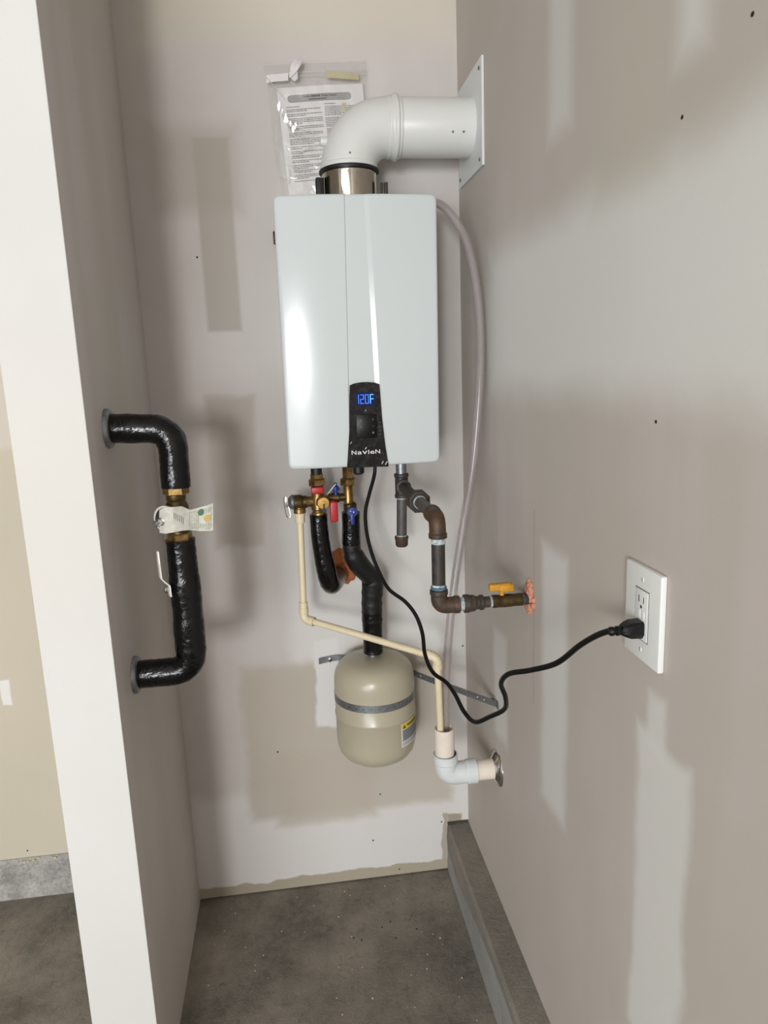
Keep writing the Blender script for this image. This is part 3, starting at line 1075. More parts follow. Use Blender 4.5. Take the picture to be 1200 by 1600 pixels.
link('insulation', insulated(B(), hp, 0.0215, 0.0232, 0.02, seed=4, steps=((0.28, 0.0006), (0.42, 0.0010), (0.6, 0.0005))), M_tape, hot, smooth=50)
link('bare_pipe', cyl(B(), (0.1010, 1.785, 0.9420), (0.16, 0.98, 0.0), 0.0150, 0.060), M_pvc, hot)
link('pipe_collar', cyl(B(), (0.0990, 1.789, 0.9420), (0.2, 0.97, 0.0), 0.0205, 0.012), M_iron, hot)

seal = B()
rg = random.Random(5)
for rr_, dd in ((0.044, 0.0), ):
    ring = []
    prof = [(1.0, 0.0), (0.98, 0.005), (0.86, 0.0085), (0.60, 0.0095), (0.0, 0.0100)]
    nn = 28
    rings = []
    wv = [1 + rg.uniform(-0.09, 0.09) for _ in range(nn)]
    for pr, ph in prof:
        if pr == 0:
            rings.append(seal.vs([(0.118, YB - ph, 0.955)]))
        else:
            rings.append(seal.vs([(0.118 + rr_ * pr * wv[k] * math.cos(2 * math.pi * k / nn), YB - ph, 0.955 + rr_ * pr * wv[k] * math.sin(2 * math.pi * k / nn) * 1.12) for k in range(nn)]))
    for p, q in zip(rings, rings[1:]):
        for k in range(nn):
            if len(q) == 1:
                seal.face([p[k], p[(k + 1) % nn], q[0]])
            else:
                seal.face([p[k], p[(k + 1) % nn], q[(k + 1) % nn], q[k]])
    seal.face(rings[0][::-1])
tag(link('wall_sealant', seal, M_caulk, smooth=50), 'rust-orange sealant on back wall around the hot pipe hole', 'sealant')

# pressure relief valve on the left of the hot valve
rel = thing('relief_valve', (0.010, HY, 1.137), 'brass pressure relief valve with wire lever left of the hot pipe', 'relief valve')
link('inlet', B().lathe([(0.0120, 0), (0.0128, 0.001), (0.0128, 0.020), (0.0145, 0.023), (0.0145, 0.030)], (0.0520, HY, 1.1630), (-1, 0, 0), 28), M_brass, rel)
link('body', B().lathe([(0.0135, 0), (0.0150, 0.002), (0.0150, 0.010), (0.0165, 0.012), (0.0180, 0.016), (0.0180, 0.030), (0.0165, 0.032)], (0.0300, HY, 1.1630), (-1, 0, 0), 32), M_brass_dark, rel)
link('spring_cap', B().lathe([(0.0172, 0), (0.0180, 0.0015), (0.0180, 0.006), (0.0120, 0.0120), (0.0075, 0.0145), (0.0060, 0.020), (0, 0.0205)], (-0.0015, HY, 1.1640), (-1, 0, 0.04), 32), M_zinc, rel)
link('outlet', B().lathe([(0.0135, 0), (0.0145, 0.001), (0.0145, 0.010), (0.0130, 0.012), (0.0130, 0.026)], (0.0105, HY, 1.1365), UP, 28), M_brass, rel)
lv = [(-0.0185, 1.670, 1.1800), (-0.0245, 1.664, 1.1765), (-0.0230, 1.664, 1.1450), (-0.0190, 1.664, 1.1310), (-0.0135, 1.664, 1.1310), (-0.0120, 1.664, 1.1400), (-0.0165, 1.668, 1.1640), (-0.0175, 1.670, 1.1780)]
link('test_lever', B().tube(spline(lv, 5), 0.0011, 8).box((-0.0225, 1.664, 1.1560), (-0.0150, 1.666, 1.1810), 0.0005), M_chrome, rel)

# cream discharge pipe
dis = thing('discharge_pipe', (0.01, HY, 0.60), 'cream plastic discharge pipe sloping from relief valve down to the white drain', 'pipe')
DXa, DXb = 0.0105, 0.0075
C0, C1, C2, C3 = (0.0105, HY, 1.137), (0.0050, 1.6650, 0.8757), (0.2997, 1.4950, 0.8187), (0.3084, 1.5200, 0.6320)
link('adapter', B().lathe([(0.0120, 0), (0.0130, 0.001), (0.0130, 0.008), (0.0122, 0.009), (0.0118, 0.0235), (0.0100, 0.0245)], (0.0103, HY, 1.1370), DN, 28), M_cpvc, dis)
v1 = Vector(C1) - Vector(C0)
v2 = Vector(C2) - Vector(C1)
v3 = Vector(C3) - Vector(C2)
link('upper_pipe', B().tube([C0, Vector(C1) - v1.normalized() * 0.01], 0.0080, 20), M_cpvc, dis)
link('sloping_pipe', B().tube([Vector(C1) + v2.normalized() * 0.01, Vector(C2) - v2.normalized() * 0.01], 0.0082, 20), M_cpvc, dis)
link('lower_pipe', B().tube([Vector(C2) + v3.normalized() * 0.01, Vector(C3) + v3.normalized() * 0.02], 0.0080, 20), M_cpvc, dis)
link('coupling', B().tube([Vector(C0) + v1 * 0.84, Vector(C0) + v1 * 0.90], 0.0104, 20), M_cpvc, dis)
for Cm, va, vb in ((C1, v1, v2), (C2, v2, v3)):
    pa, pb = Vector(Cm) - va.normalized() * 0.028, Vector(Cm) + vb.normalized() * 0.028
    pts = fillet([pa, Cm, pb], 0.018, 8)
    link('elbow', B().tube(pts, [0.0106] * 1 + [0.0106] * (len(pts) - 2) + [0.0106], 22).tube([pa, pa + va.normalized() * 0.012], 0.0116, 22).tube([pb, pb - vb.normalized() * 0.012], 0.0116, 22), M_cpvc, dis)

# ------------------------------------------------------------------ cold water pipe down to the expansion tank
CX = 0.1300
cold = thing('cold_water_pipe', (CX, 1.70, 0.74), 'black taped pipe with blue-handled brass valve going down to expansion tank', 'pipe')
link('connector', hexnut(B(), (CX + 0.001, HY, 1.2140), UP, 0.0140, 0.034), M_brass, cold, smooth=20)
link('union_nut', hexnut(B(), (CX, HY, 1.1975), UP, 0.0195, 0.0170, 0.002), M_brass, cold, smooth=20)
link('valve_body', B().lathe([(0.0110, 0), (0.0118, 0.001), (0.0118, 0.046), (0.0105, 0.048)], (CX - 0.001, HY, 1.1520), UP, 28), M_brass, cold)
link('valve_base', B().lathe([(0.0130, 0), (0.0155, 0.002), (0.0160, 0.012), (0.0160, 0.026), (0.0130, 0.030)], (CX + 0.002, HY, 1.1250), UP, 28), M_brass_dark, cold)
dv = link('bridge_valve', B().lathe([(0.0095, 0), (0.0105, 0.001), (0.0105, 0.010), (0.0122, 0.011), (0.0122, 0.028), (0.0095, 0.030), (0.0095, 0.048)], (0.0780, HY, 1.1690), (1, 0, 0), 24), M_brass_dark, cold)
kn = B()
kn.lathe([(0.0042, 0), (0.0042, 0.010), (0.0070, 0.012), (0.0080, 0.018), (0.0070, 0.023), (0.0040, 0.026), (0.0040, 0.031), (0, 0.032)], (0.0985, 1.674, 1.1740), UP, 18)
kn.box((0.0885, 1.669, 1.1870), (0.1085, 1.679, 1.1940), 0.002)
link('drain_knob', kn, M_blue, dv)
link('tie', B().tube(spline([(0.078, 1.674, 1.178), (0.084, 1.670, 1.186), (0.094, 1.668, 1.198), (0.099, 1.669, 1.203)], 5), 0.0013, 8), M_lever, cold)
hb = B()
hb.lathe([(0.0085, 0), (0.0125, 0.002), (0.0130, 0.008), (0.0110, 0.012), (0, 0.0130)], (0.1340, 1.660, 1.1365), (0, -1, 0), 24)
hb.box((0.1290, 1.6475, 1.1060), (0.1385, 1.6545, 1.1340), 0.002)
link('valve_handle', hb, M_blue, cold)
for sx, sz in ((0.1305, 1.1395), (0.1375, 1.1365)):
    link('handle_rivet', B().lathe([(0.0016, 0), (0.0012, 0.001), (0, 0.0013)], (sx, 1.6473, sz), (0, -1, 0), 10), M_chrome, cold)
TX, TY, TR = 0.1765, 1.7200, 0.1045
cpth = fillet([(CX + 0.003, HY, 1.129), (CX + 0.001, 1.684, 1.030), (0.1500, 1.695, 0.992), (0.1840, 1.712, 0.950), (0.1790, TY, 0.890), (TX + 0.001, TY, 0.756)], 0.014, 6)
link('insulation', insulated(B(), cpth, 0.0212, 0.0262, 0.060, seed=9, steps=((0.26, 0.0026), (0.38, -0.0008), (0.50, 0.0020), (0.62, -0.0012), (0.80, -0.0025), (0.90, -0.0010))), M_tape_matte, cold, smooth=50)
link('upper_tape_wrap', insulated(B(), [(CX + 0.003, HY, 1.1310), (CX + 0.001, 1.684, 1.052)], 0.0222, 0.0232, 0.02, seed=12), M_tape, cold, smooth=50)
link('lower_tape_wrap', insulated(B(), [(0.1785, TY, 0.862), (TX + 0.001, TY, 0.752)], 0.0272, 0.0252, 0.015, seed=13), M_tape, cold, smooth=50)

# ------------------------------------------------------------------ expansion tank
tank = thing('expansion_tank', (TX, TY, 0.452), 'tan steel expansion tank with yellow warning label strapped to back wall', 'tank')
prof = [(0.0, 0.4560), (0.020, 0.4565), (0.040, 0.4590), (0.058, 0.4625), (0.075, 0.4690), (0.0890, 0.4790), (0.0975, 0.4910), (0.1020, 0.5050), (0.1038, 0.5200), (0.1040, 0.5900), (0.1055, 0.5920), (0.1055, 0.5965), (0.1040, 0.5985), (TR, 0.6700), (0.1040, 0.6880), (0.1012, 0.7040), (0.0945, 0.7190), (0.0820, 0.7310), (0.062, 0.7385), (0.036, 0.7420), (0.020, 0.7430), (0.0, 0.7435)]
link('shell', B().lathe(prof, (TX, TY, 0), UP, 72), M_tank, tank, smooth=40)
link('tank_nipple', B().lathe([(0.0150, 0), (0.0150, 0.008), (0.0135, 0.010), (0.0135, 0.018)], (TX, TY, 0.7425), UP, 24), M_zinc, tank)


def on_tank(s, z, d=0.0):
    """s = metres along the shell from the front centre to the right"""
    a = s / 0.1045 - math.pi / 2
    r = 0.1046 + d
    return (TX + r * math.cos(a), TY + r * math.sin(a), z)


def tank_patch(b, s0, s1, z0, z1, d, n=10):
    b.grid(lambda u, v: on_tank(s0 + (s1 - s0) * u, z0 + (z1 - z0) * v, d), n, 1)


LS, LW = 0.0560, 0.0860
b = B()
tank_patch(b, LS, LS + LW, 0.5250, 0.5895, 0.0005)
lb = link('warning_label', b, M_print, tank, smooth=60)
b = B()
tank_patch(b, LS + 0.0022, LS + LW - 0.0022, 0.5735, 0.5875, 0.0008)
link('yellow_band', b, M_yellowlabel, lb, smooth=60)
b = B()
tri = [(LS + 0.0055, 0.5752), (LS + 0.0165, 0.5752), (LS + 0.0110, 0.5860)]
b.face(b.vs([on_tank(s, z, 0.0011) for s, z in tri]))
letters(b, 'WARNING', 0.0118, lambda x, y: on_tank(LS + 0.0205 + x, 0.5764 + y, 0.0011), bold=0.0004, fit=0.0540)
link('warning_lettering', b, M_ink, lb, smooth=0)
b = B()
letters(b, '!', 0.0085, lambda x, y: on_tank(LS + 0.0103 + x, 0.5765 + y, 0.0014), bold=0.0003, fit=0.0013)
link('warning_mark', b, M_yellowlabel, lb, smooth=0)
b = B()
tank_patch(b, LS + 0.0045, LS + LW - 0.004, 0.5410, 0.5715, 0.0008)
link('grey_text_area', b, M_labelgrey, lb, smooth=60)
b = B()
for k in range(7):
    tank_patch(b, LS + 0.0065, LS + LW - 0.0065 - (k % 3) * 0.008, 0.5680 - k * 0.0040, 0.5694 - k * 0.0040, 0.0011)
for k in range(3):
    tank_patch(b, LS + 0.0045, LS + LW - 0.006, 0.5300 + k * 0.0032, 0.5310 + k * 0.0032, 0.0009)
link('fine_print', b, M_inkgrey, lb, smooth=60)
lb['label'] = 'yellow and white warning label'

# perforated steel strap that holds the tank
strap = thing('perforated_strap', (TX, YB - 0.01, 0.64), 'grey perforated steel strap around the tan tank fixed to both walls', 'strap')


def ribbon(b, pts, zc, w, t=0.0011, closed=False):
    """upright band along a path of (x, y, dz)"""
    n = len(pts)
    rows = []
    for i, p in enumerate(pts):
        a = pts[(i - 1) % n] if (closed or i > 0) else p
        c = pts[(i + 1) % n] if (closed or i < n - 1) else p
        d = Vector((c[0] - a[0], c[1] - a[1], 0)).normalized()
        nn = Vector((d.y, -d.x, 0)) * t
        P = Vector((p[0], p[1], zc + p[2]))
        h = Vector((0, 0, w / 2))
        rows.append(b.vs([P - h, P + h, P + h + nn, P - h + nn]))
    m = n if closed else n - 1
    for i in range(m):
        q, r = rows[i], rows[(i + 1) % n]
        for k in range(4):
            b.face([q[k], q[(k + 1) % 4], r[(k + 1) % 4], r[k]])
    if not closed:
        b.face(rows[0])
        b.face(rows[-1][::-1])
    return b


loop = []
for k in range(64):
    a = 2 * math.pi * k / 64
    loop.append((TX + 0.1052 * math.cos(a), TY + 0.1052 * math.sin(a), 0.0))
link('tank_band', ribbon(B(), loop, 0.6430, 0.0195, -0.0012, True), M_zinc, strap, smooth=60)
tie = [(0.0380, 1.8260, 0.6934), (0.0592, 1.8285, 0.6959), (0.0942, 1.8285, 0.6983)]
tie = [(p[0], p[1], p[2] - 0.675) for p in tie] + [(0.16, 1.8285, 0.012), (0.235, 1.815, 0.007), (0.278, 1.765, 0.003), (0.2950, 1.722, 0.0), (0.44, 1.5355, -0.002), (0.4466, 1.5275, -0.002), (0.4478, 1.512, -0.004)]
tie = [tuple(p) for p in spline(tie, 4)]
link('wall_tie', ribbon(B(), tie, 0.676, 0.0165, 0.0011), M_zinc, strap, smooth=60)
holes = B()
hm = B()
for k in range(11):
    a = -math.pi / 2 + (k - 5) * 0.19
    c = (TX + 0.1062 * math.cos(a), TY + 0.1062 * math.sin(a), 0.6430)
    link('hole', B().lathe([(0.0017, 0), (0.0017, 0.0004), (0, 0.00045)], c, (math.cos(a), math.sin(a), 0), 10), M_slot if k in (1, 2) else M_screw_light, strap)
d = Vector((0.145, -0.1865, 0)).normalized()
for k in range(11):
    p = Vector((0.2950, 1.722, 0.676)) + d * (0.008 + k * 0.0205)
    p.z -= 0.0002 * k
    nrm = Vector((d.y, -d.x, 0))
    link('hole', B().lathe([(0.0017, 0), (0.0017, 0.0004), (0, 0.00045)], p + nrm * 0.0011, nrm, 10), M_print, strap)
for c, ax in (((0.0695, 1.8260, 0.6960), (0, -1, 0)), ((0.4440, 1.5402, 0.6787), (-0.8, -0.6, 0))):
    w_ = link('screw_washer', B().lathe([(0.0024, 0), (0.0058, 0.0002), (0.0058, 0.0016), (0.0030, 0.0022), (0.0024, 0.0012)], c, ax, 20), M_chrome, strap)
    link('screw_socket', B().lathe([(0.0026, 0.0008), (0.0026, 0.0016), (0, 0.0017)], c, ax, 12), M_slot, w_)

# ------------------------------------------------------------------ gas pipe
GX, GY, GF = 0.2530, 1.64, 1.289
gas = thing('gas_pipe', (GX, 1.46, 1.0), 'black iron gas pipe with drip leg, union, rusty elbow and yellow-handled valve', 'gas pipe')
link('inlet_nipple', cyl(B(), (GX, GY, 1.222), UP, 0.0125, 0.036), M_zinc, gas)
ZT = 1.1955
t = B()
t.lathe([(0.0150, 0), (0.0172, 0.0010), (0.0172, 0.0075), (0.0155, 0.0095), (0.0155, 0.0485), (0.0172, 0.0505), (0.0172, 0.0570), (0.0150, 0.0580)], (GX, GY, ZT - 0.0290), UP, 28)
t.lathe([(0.0155, 0), (0.0155, 0.018), (0.0172, 0.020), (0.0172, 0.028), (0.0132, 0.0285)], (GX + 0.001, GY, ZT), (0, -1, 0), 28)
link('tee', t, M_iron, gas)
link('run_pipe', B().tube([(GX + 0.001, GY - 0.02, ZT), (0.2600, 1.48, 1.1885)], 0.0124, 24), M_iron, gas)
link('union_nut', B().lathe([(0.0215, 0), (0.0235, 0.003), (0.0255, 0.006), (0.0255, 0.024), (0.0225, 0.028), (0.0190, 0.0282), (0.0180, 0.034), (0.0135, 0.0345)], (0.2610, 1.482, 1.1880), (0.02, -1, 0), 8, 0.39), M_iron, gas, smooth=20)
link('union_tail', B().lathe([(0.0140, 0), (0.0165, 0.002), (0.0165, 0.020), (0.0140, 0.022)], (0.2603, 1.505, 1.1880), (0.02, -1, 0), 24), M_iron, gas)
link('sealant_ring', cyl(B(), (0.2618, 1.4500, 1.1880), (0, -1, 0), 0.0143, 0.0035), M_dope, gas)
link('rear_nipple', B().tube([(0.2617, 1.4550, 1.1880), (0.2645, GF + 0.02, 1.1870)], 0.0126, 24), M_pipe, gas)
# upper elbow
el = fillet([(0.2640, GF + 0.046, 1.1872), (0.2645, GF, 1.1870), (0.2652, GF, 1.1480)], 0.026, 10)
e = B().tube(el, 0.0160, 28)
e.lathe([(0.0150, 0), (0.0176, 0.001), (0.0176, 0.009), (0.0160, 0.011)], (0.2640, GF + 0.047, 1.1872), (0.01, -1, 0), 28)
e.lathe([(0.0150, 0), (0.0176, 0.001), (0.0178, 0.009), (0.0160, 0.011)], (0.2652, GF, 1.1475), UP, 28)
link('upper_elbow', e, M_rust, gas)
link('sealant_ring', cyl(B(), (0.2655, GF, 1.1365), UP, 0.0138, 0.0115), M_dope, gas)
link('drop_pipe', B().tube([(0.2655, GF, 1.1450), (0.2648, GF, 1.0450)], 0.0131, 24), M_iron, gas)
link('sealant_ring', cyl(B(), (0.2648, GF, 1.0520), UP, 0.0138, 0.0045), M_dope, gas)
link('sealant_ring', cyl(B(), (0.2648, GF, 1.0465), UP, 0.0155, 0.0060), M_dope_blue, gas)
el = fillet([(0.2648, GF, 1.0450), (0.2650, GF, 1.0130), (0.3040, GF, 1.0130)], 0.028, 10)
e = B().tube(el, 0.0160, 28)
e.lathe([(0.0150, 0), (0.0176, 0.001), (0.0176, 0.009), (0.0160, 0.011)], (0.2648, GF, 1.0460), DN, 28)
e.lathe([(0.0150, 0), (0.0174, 0.001), (0.0174, 0.010), (0.0160, 0.012)], (0.3050, GF, 1.0130), (-1, 0, 0), 28)
link('lower_elbow', e, M_rust_dark, gas)
link('sealant_ring', cyl(B(), (0.3045, GF, 1.0130), (1, 0, 0), 0.0135, 0.0095), M_dope, gas)
link('coupling', B().lathe([(0.0150, 0), (0.0180, 0.001), (0.0180, 0.010), (0.0165, 0.013), (0.0162, 0.020), (0.0130, 0.026), (0.0128, 0.030), (0.0150, 0.032), (0.0152, 0.038), (0.0130, 0.040)], (0.3130, GF, 1.0130), (1, 0, 0), 26), M_rust_dark, gas, smooth=25)
link('valve_nipple', cyl(B(), (0.3520, GF, 1.0130), (1, 0, 0), 0.0108, 0.018), M_rust_dark, gas)
link('sealant_ring', cyl(B(), (0.3655, GF, 1.0130), (1, 0, 0), 0.0118, 0.0045), M_dope, gas)
vb = link('valve_body', B().lathe([(0.0118, 0), (0.0130, 0.0012), (0.0130, 0.010), (0.0122, 0.012), (0.0132, 0.022), (0.0132, 0.036), (0.0122, 0.044), (0.0126, 0.054), (0.0126, 0.060), (0.0110, 0.062)], (0.3700, GF, 1.0130), (1, 0, 0), 26), M_brass_dark, gas)
link('valve_stem', cyl(B(), (0.3900, GF, 1.0220), UP, 0.0050, 0.016), M_yellow, gas)
vh = B()
vh.box((0.3640, GF - 0.0075, 1.0350), (0.4080, GF + 0.0075, 1.0490), 0.003, 3)
vh.box((0.3840, GF - 0.0095, 1.0330), (0.4120, GF + 0.0095, 1.0470), 0.0025, 3)
link('valve_handle', vh, M_yellow, gas)
link('sealant_ring', cyl(B(), (0.4300, GF, 1.0130), (1, 0, 0), 0.0118, 0.003), M_dope_blue, gas)
link('wall_stub', cyl(B(), (0.4320, GF, 1.0130), (1, 0, 0), 0.0112, 0.022), M_iron, gas)
# drip leg
link('sealant_ring', cyl(B(), (GX - 0.0010, GY, ZT - 0.0320), UP, 0.0130, 0.003), M_dope, gas)
link('drip_leg', B().tube([(GX - 0.0005, GY, ZT - 0.028), (GX - 0.004, GY, 1.0720)], 0.0122, 24), M_pipe, gas)
link('sealant_ring', cyl(B(), (GX - 0.004, GY, 1.0720), UP, 0.0130, 0.0035), M_dope, gas)
link('drip_cap', B().lathe([(0.0125, 0), (0.0165, 0.001), (0.0168, 0.006), (0.0155, 0.009), (0.0150, 0.022), (0.0120, 0.026), (0, 0.027)], (GX - 0.0042, GY, 1.0735), DN, 28), M_rust_dark, gas)

fo = B()
rg = random.Random(8)
for k in range(46):
    a = rg.uniform(0, 2 * math.pi)
    q = math.sqrt(rg.uniform(0, 1))
    yy = GF + 0.002 + 0.022 * q * math.cos(a)
    zz = 1.0165 + 0.032 * q * math.sin(a)
    rr_ = rg.uniform(0.0045, 0.0095)
    b2 = bmesh.new()
    bmesh.ops.create_icosphere(b2, subdivisions=2, radius=rr_)
    for v in b2.verts:
        v.co *= 1 + rg.uniform(-0.18, 0.18)
        v.co.x *= 0.8
        v.co += Vector((XR - 0.0015 - 0.003 * (1 - q), yy, zz))
    fo.merge(b2)
tag(link('foam_seal', fo, M_foam_orange, smooth=60), 'lumpy orange fire foam filling the gas pipe hole in right wall', 'foam')

# ------------------------------------------------------------------ white drain with its chrome wall ring
drain = thing('drain_pipe', (0.32, 1.525, 0.47), 'open white plastic drain standpipe with elbow entering the right wall', 'drain pipe')
DX, DY, DZ = 0.3200, 1.525, 0.5060
st = B()
st.lathe([(0.0235, 0.545), (0.0238, 0.6255), (0.0232, 0.6262), (0.0202, 0.6262), (0.0198, 0.6255), (0.0198, 0.545)], (DX - 0.0015, DY, 0), UP, 36)
link('standpipe', st, M_pvc, drain)
el = fillet([(DX, DY, 0.560), (DX, DY, DZ), (0.3940, DY, DZ)], 0.045, 12)
e = B().tube(el, 0.0268, 32)
e.lathe([(0.0262, 0), (0.0292, 0.001), (0.0292, 0.020), (0.0268, 0.023)], (DX, DY, 0.5600), DN, 32)
e.lathe([(0.0262, 0), (0.0292, 0.001), (0.0292, 0.022), (0.0268, 0.025)], (0.3950, DY, DZ), (-1, 0, 0), 32)
link('elbow', e, M_pvcf, drain)
link('wall_pipe', B().tube([(0.3850, DY, DZ), (XR + 0.005, DY, DZ)], 0.0240, 32), M_pvc, drain)
link('wall_ring', B().lathe([(0.0250, 0.0130), (0.0262, 0.0135), (0.0300, 0.0110), (0.0390, 0.0060), (0.0430, 0.0020), (0.0440, 0.0), (0.0250, 0.0)], (XR, DY, DZ), (-1, 0, 0), 40), M_chrome, drain)

# ------------------------------------------------------------------ clear condensate hose
hz = [(0.3080, 1.722, 1.8350), (0.335, 1.70, 1.838), (0.3664, 1.6700, 1.8249), (0.3895, 1.6450, 1.7925), (0.4116, 1.6250, 1.7453), (0.4258, 1.6050, 1.6703), (0.4330, 1.5920, 1.5799), (0.4325, 1.5830, 1.4892), (0.4237, 1.5770, 1.3691), (0.4073, 1.5720, 1.2320), (0.3834, 1.5680, 1.1069), (0.3596, 1.5600, 0.9801), (0.3413, 1.5500, 0.8593), (0.3297, 1.5430, 0.7428), (0.3255, 1.5400, 0.6463), (0.3253, 1.5380, 0.5806)]
hs = B()
hp = spline(hz, 6)
hs.tube(hp, 0.0095, 22)
hose = thing('clear_hose', hz[-1], 'clear vinyl hose looping from heater top along the right wall into drain', 'hose')
link('hose_wall', hs, M_hose, hose, smooth=60)
link('hose_bore', B().tube(hp, 0.0068, 18), M_hose, hose, smooth=60)

# ------------------------------------------------------------------ left pipe loop with brass valve
LX, LY = -0.2210, 1.38
lp = thing('insulated_pipe_loop', (LX, LY, 0.85), 'black taped pipe loop with brass regulator on the left partition wall', 'pipe')
up = fillet([(XL + 0.002, LY, 1.3765), (-0.2200, LY, 1.3710), (-0.2225, LY, 1.2600)], 0.042, 12)
link('upper_insulation', insulated(B(), up, 0.0270, 0.0272, 0.045, seed=21, steps=((0.02, 0.0004), (0.35, 0.0006), (0.7, -0.0006))), M_tape, lp, smooth=50)
dn = fillet([(-0.2240, LY, 1.1580), (-0.2225, LY, 1.04), (-0.2235, LY, 0.8880), (XL + 0.002, LY, 0.8880)], 0.042, 12)
link('lower_insulation', insulated(B(), dn, 0.0280, 0.0268, 0.045, seed=22, steps=((0.06, 0.0006), (0.20, 0.0012), (0.42, 0.0006), (0.62, -0.0006), (0.75, -0.0010))), M_tape, lp, smooth=50)
for z in (1.3765, 0.8880):
    link('wall_ring', B().lathe([(0.0290, 0.0100), (0.0325, 0.0098), (0.0350, 0.0080), (0.0366, 0.0055), (0.0370, 0.0), (0.026, 0.0)], (XL, LY, z), (1, 0, 0), 40), M_zinc, lp)
link('upper_nut', hexnut(B(), (-0.2235, LY, 1.2465), UP, 0.0245, 0.0165, 0.0015, 0.1), M_brass, lp, smooth=20)
link('regulator_body', B().lathe([(0.0185, 0), (0.0195, 0.001), (0.0195, 0.010), (0.0170, 0.014), (0.0170, 0.024), (0.0210, 0.034), (0.0230, 0.046), (0.0210, 0.060), (0.0170, 0.068), (0.0185, 0.072), (0.0185, 0.082), (0.0165, 0.084)], (-0.2245, LY, 1.1660), UP, 32), M_brass_dark, lp)
link('lower_nut', hexnut(B(), (-0.2240, LY, 1.1540), UP, 0.0235, 0.0175, 0.0015, 0.3), M_brass, lp, smooth=20)
ax = Vector((-0.42, -0.90, -0.05)).normalized()
c0 = Vector((-0.2270, 1.3760, 1.2065))
link('regulator_bonnet', B().lathe([(0.0190, 0.0), (0.0205, 0.004), (0.0215, 0.020), (0.0250, 0.024), (0.0250, 0.031), (0.0220, 0.034), (0.0185, 0.040), (0.0120, 0.043)], c0, ax, 32), M_iron, lp)
link('bonnet_ring', B().lathe([(0.0238, 0.0290), (0.0262, 0.0300), (0.0262, 0.0335), (0.0240, 0.0350), (0.0228, 0.0335)], c0, ax, 36), M_print, lp)
link('adjusting_bolt', B().lathe([(0.0078, 0.036), (0.0078, 0.050), (0.0060, 0.051), (0.0060, 0.068), (0.0048, 0.070), (0, 0.0703)], c0, ax, 18), M_chrome, lp)
# paper tag tied round the bonnet, its tail sticking out to the right
tg = thing('paper_tag', (-0.1920, 1.3350, 1.2035), 'crumpled white printed paper tag tied to the brass regulator', 'tag')
TAG = [((-0.2493, 1.3360, 1.2252), (-0.2534, 1.3360, 1.1817)), ((-0.2368, 1.3270, 1.2321), (-0.2415, 1.3270, 1.1817)), ((-0.2224, 1.3230, 1.2320), (-0.2269, 1.3230, 1.1840)), ((-0.2074, 1.3300, 1.2310), (-0.2116, 1.3300, 1.1851)), ((-0.1944, 1.3390, 1.2212), (-0.1978, 1.3390, 1.1834)), ((-0.1770, 1.3420, 1.2244), (-0.1808, 1.3420, 1.1792)), ((-0.1597, 1.3380, 1.2290), (-0.1639, 1.3380, 1.1789)), ((-0.1507, 1.3330, 1.2330), (-0.1550, 1.3330, 1.1807))]


def tagpt(u, v, d=0.0):
    f = u * (len(TAG) - 1)
    i = min(int(f), len(TAG) - 2)
    f -= i
    a = Vector(TAG[i][0]).lerp(Vector(TAG[i + 1][0]), f)
    c = Vector(TAG[i][1]).lerp(Vector(TAG[i + 1][1]), f)
    p = a.lerp(c, v)
    p.y -= d + 0.0016 * math.sin(v * 5 + u * 7)
    return p


b = B()
b.grid(lambda u, v: tagpt(u, v), 28, 8)
b.grid(lambda u, v: tagpt(u, v, -0.0004), 28, 8)
link('tag_sheet', b, M_tagpaper, tg, smooth=50)


def tag_strip(bb, u0, u1, v0, v1, d=0.0006):
    bb.grid(lambda u, v: tagpt(u0 + (u1 - u0) * u, v0 + (v1 - v0) * v, d), 1, 5)


b = B()
rg = random.Random(31)
for k in range(16):
    u = 0.56 + k * 0.026
    if u > 0.95:
        break
    v = 0.10
    while v < 0.9:
        w = rg.uniform(0.08, 0.22)
        if not (u > 0.70 and u < 0.92 and 0.30 < v + w / 2 < 0.62):
            tag_strip(b, u, u + 0.008, v, min(0.93, v + w))
        v += w + 0.04
link('tag_print', b, M_palegreen, tg, smooth=0)
b = B()
b.grid(lambda u, v: tagpt(0.735 + (u - 0.5) * 0.10 * math.sin(math.pi * (0.15 + 0.7 * v)), 0.08 + 0.26 * v, 0.0009), 4, 6)
link('green_emblem', b, M_green, tg, smooth=0)
b = B()
b.grid(lambda u, v: tagpt(0.85 + (u - 0.5) * 0.15 * math.sin(math.pi * (0.15 + 0.7 * v)), 0.36 + 0.24 * v, 0.0009), 4, 6)
link('gold_emblem', b, M_gold, tg, smooth=0)
b = B()
for k in range(6):
    tag_strip(b, 0.30 + k * 0.030, 0.309 + k * 0.030, 0.22 + k * 0.05, 0.48 + k * 0.05)
link('tag_small_print', b, M_inkgrey, tg, smooth=0)

# ball valve lever poking through the insulation
lev = B()
LEV = [(-0.2619, 1.3450, 1.1455), (-0.2619, 1.3450, 1.1218), (-0.2621, 1.3500, 1.0914), (-0.2565, 1.3540, 1.0822), (-0.2495, 1.3580, 1.0741), (-0.2495, 1.3600, 1.0515)]
rows = []
for i, p in enumerate(LEV):
    p = Vector(p)
    a = Vector(LEV[max(0, i - 1)])
    c = Vector(LEV[min(len(LEV) - 1, i + 1)])
    d = (c - a).normalized()
    n2 = Vector((-d.z, 0, d.x)).normalized() * 0.0014
    w = Vector((0.003, -0.008, 0)) * (0.6 if i == 0 else 1.0)
    rows.append(lev.vs([p - w - n2, p + w - n2, p + w + n2, p - w + n2]))
for q, r in zip(rows, rows[1:]):
    for k in range(4):
        lev.face([q[k], q[(k + 1) % 4], r[(k + 1) % 4], r[k]])
lev.face(rows[0])
lev.face(rows[-1][::-1])
link('valve_lever', lev, M_lever, lp, smooth=0)
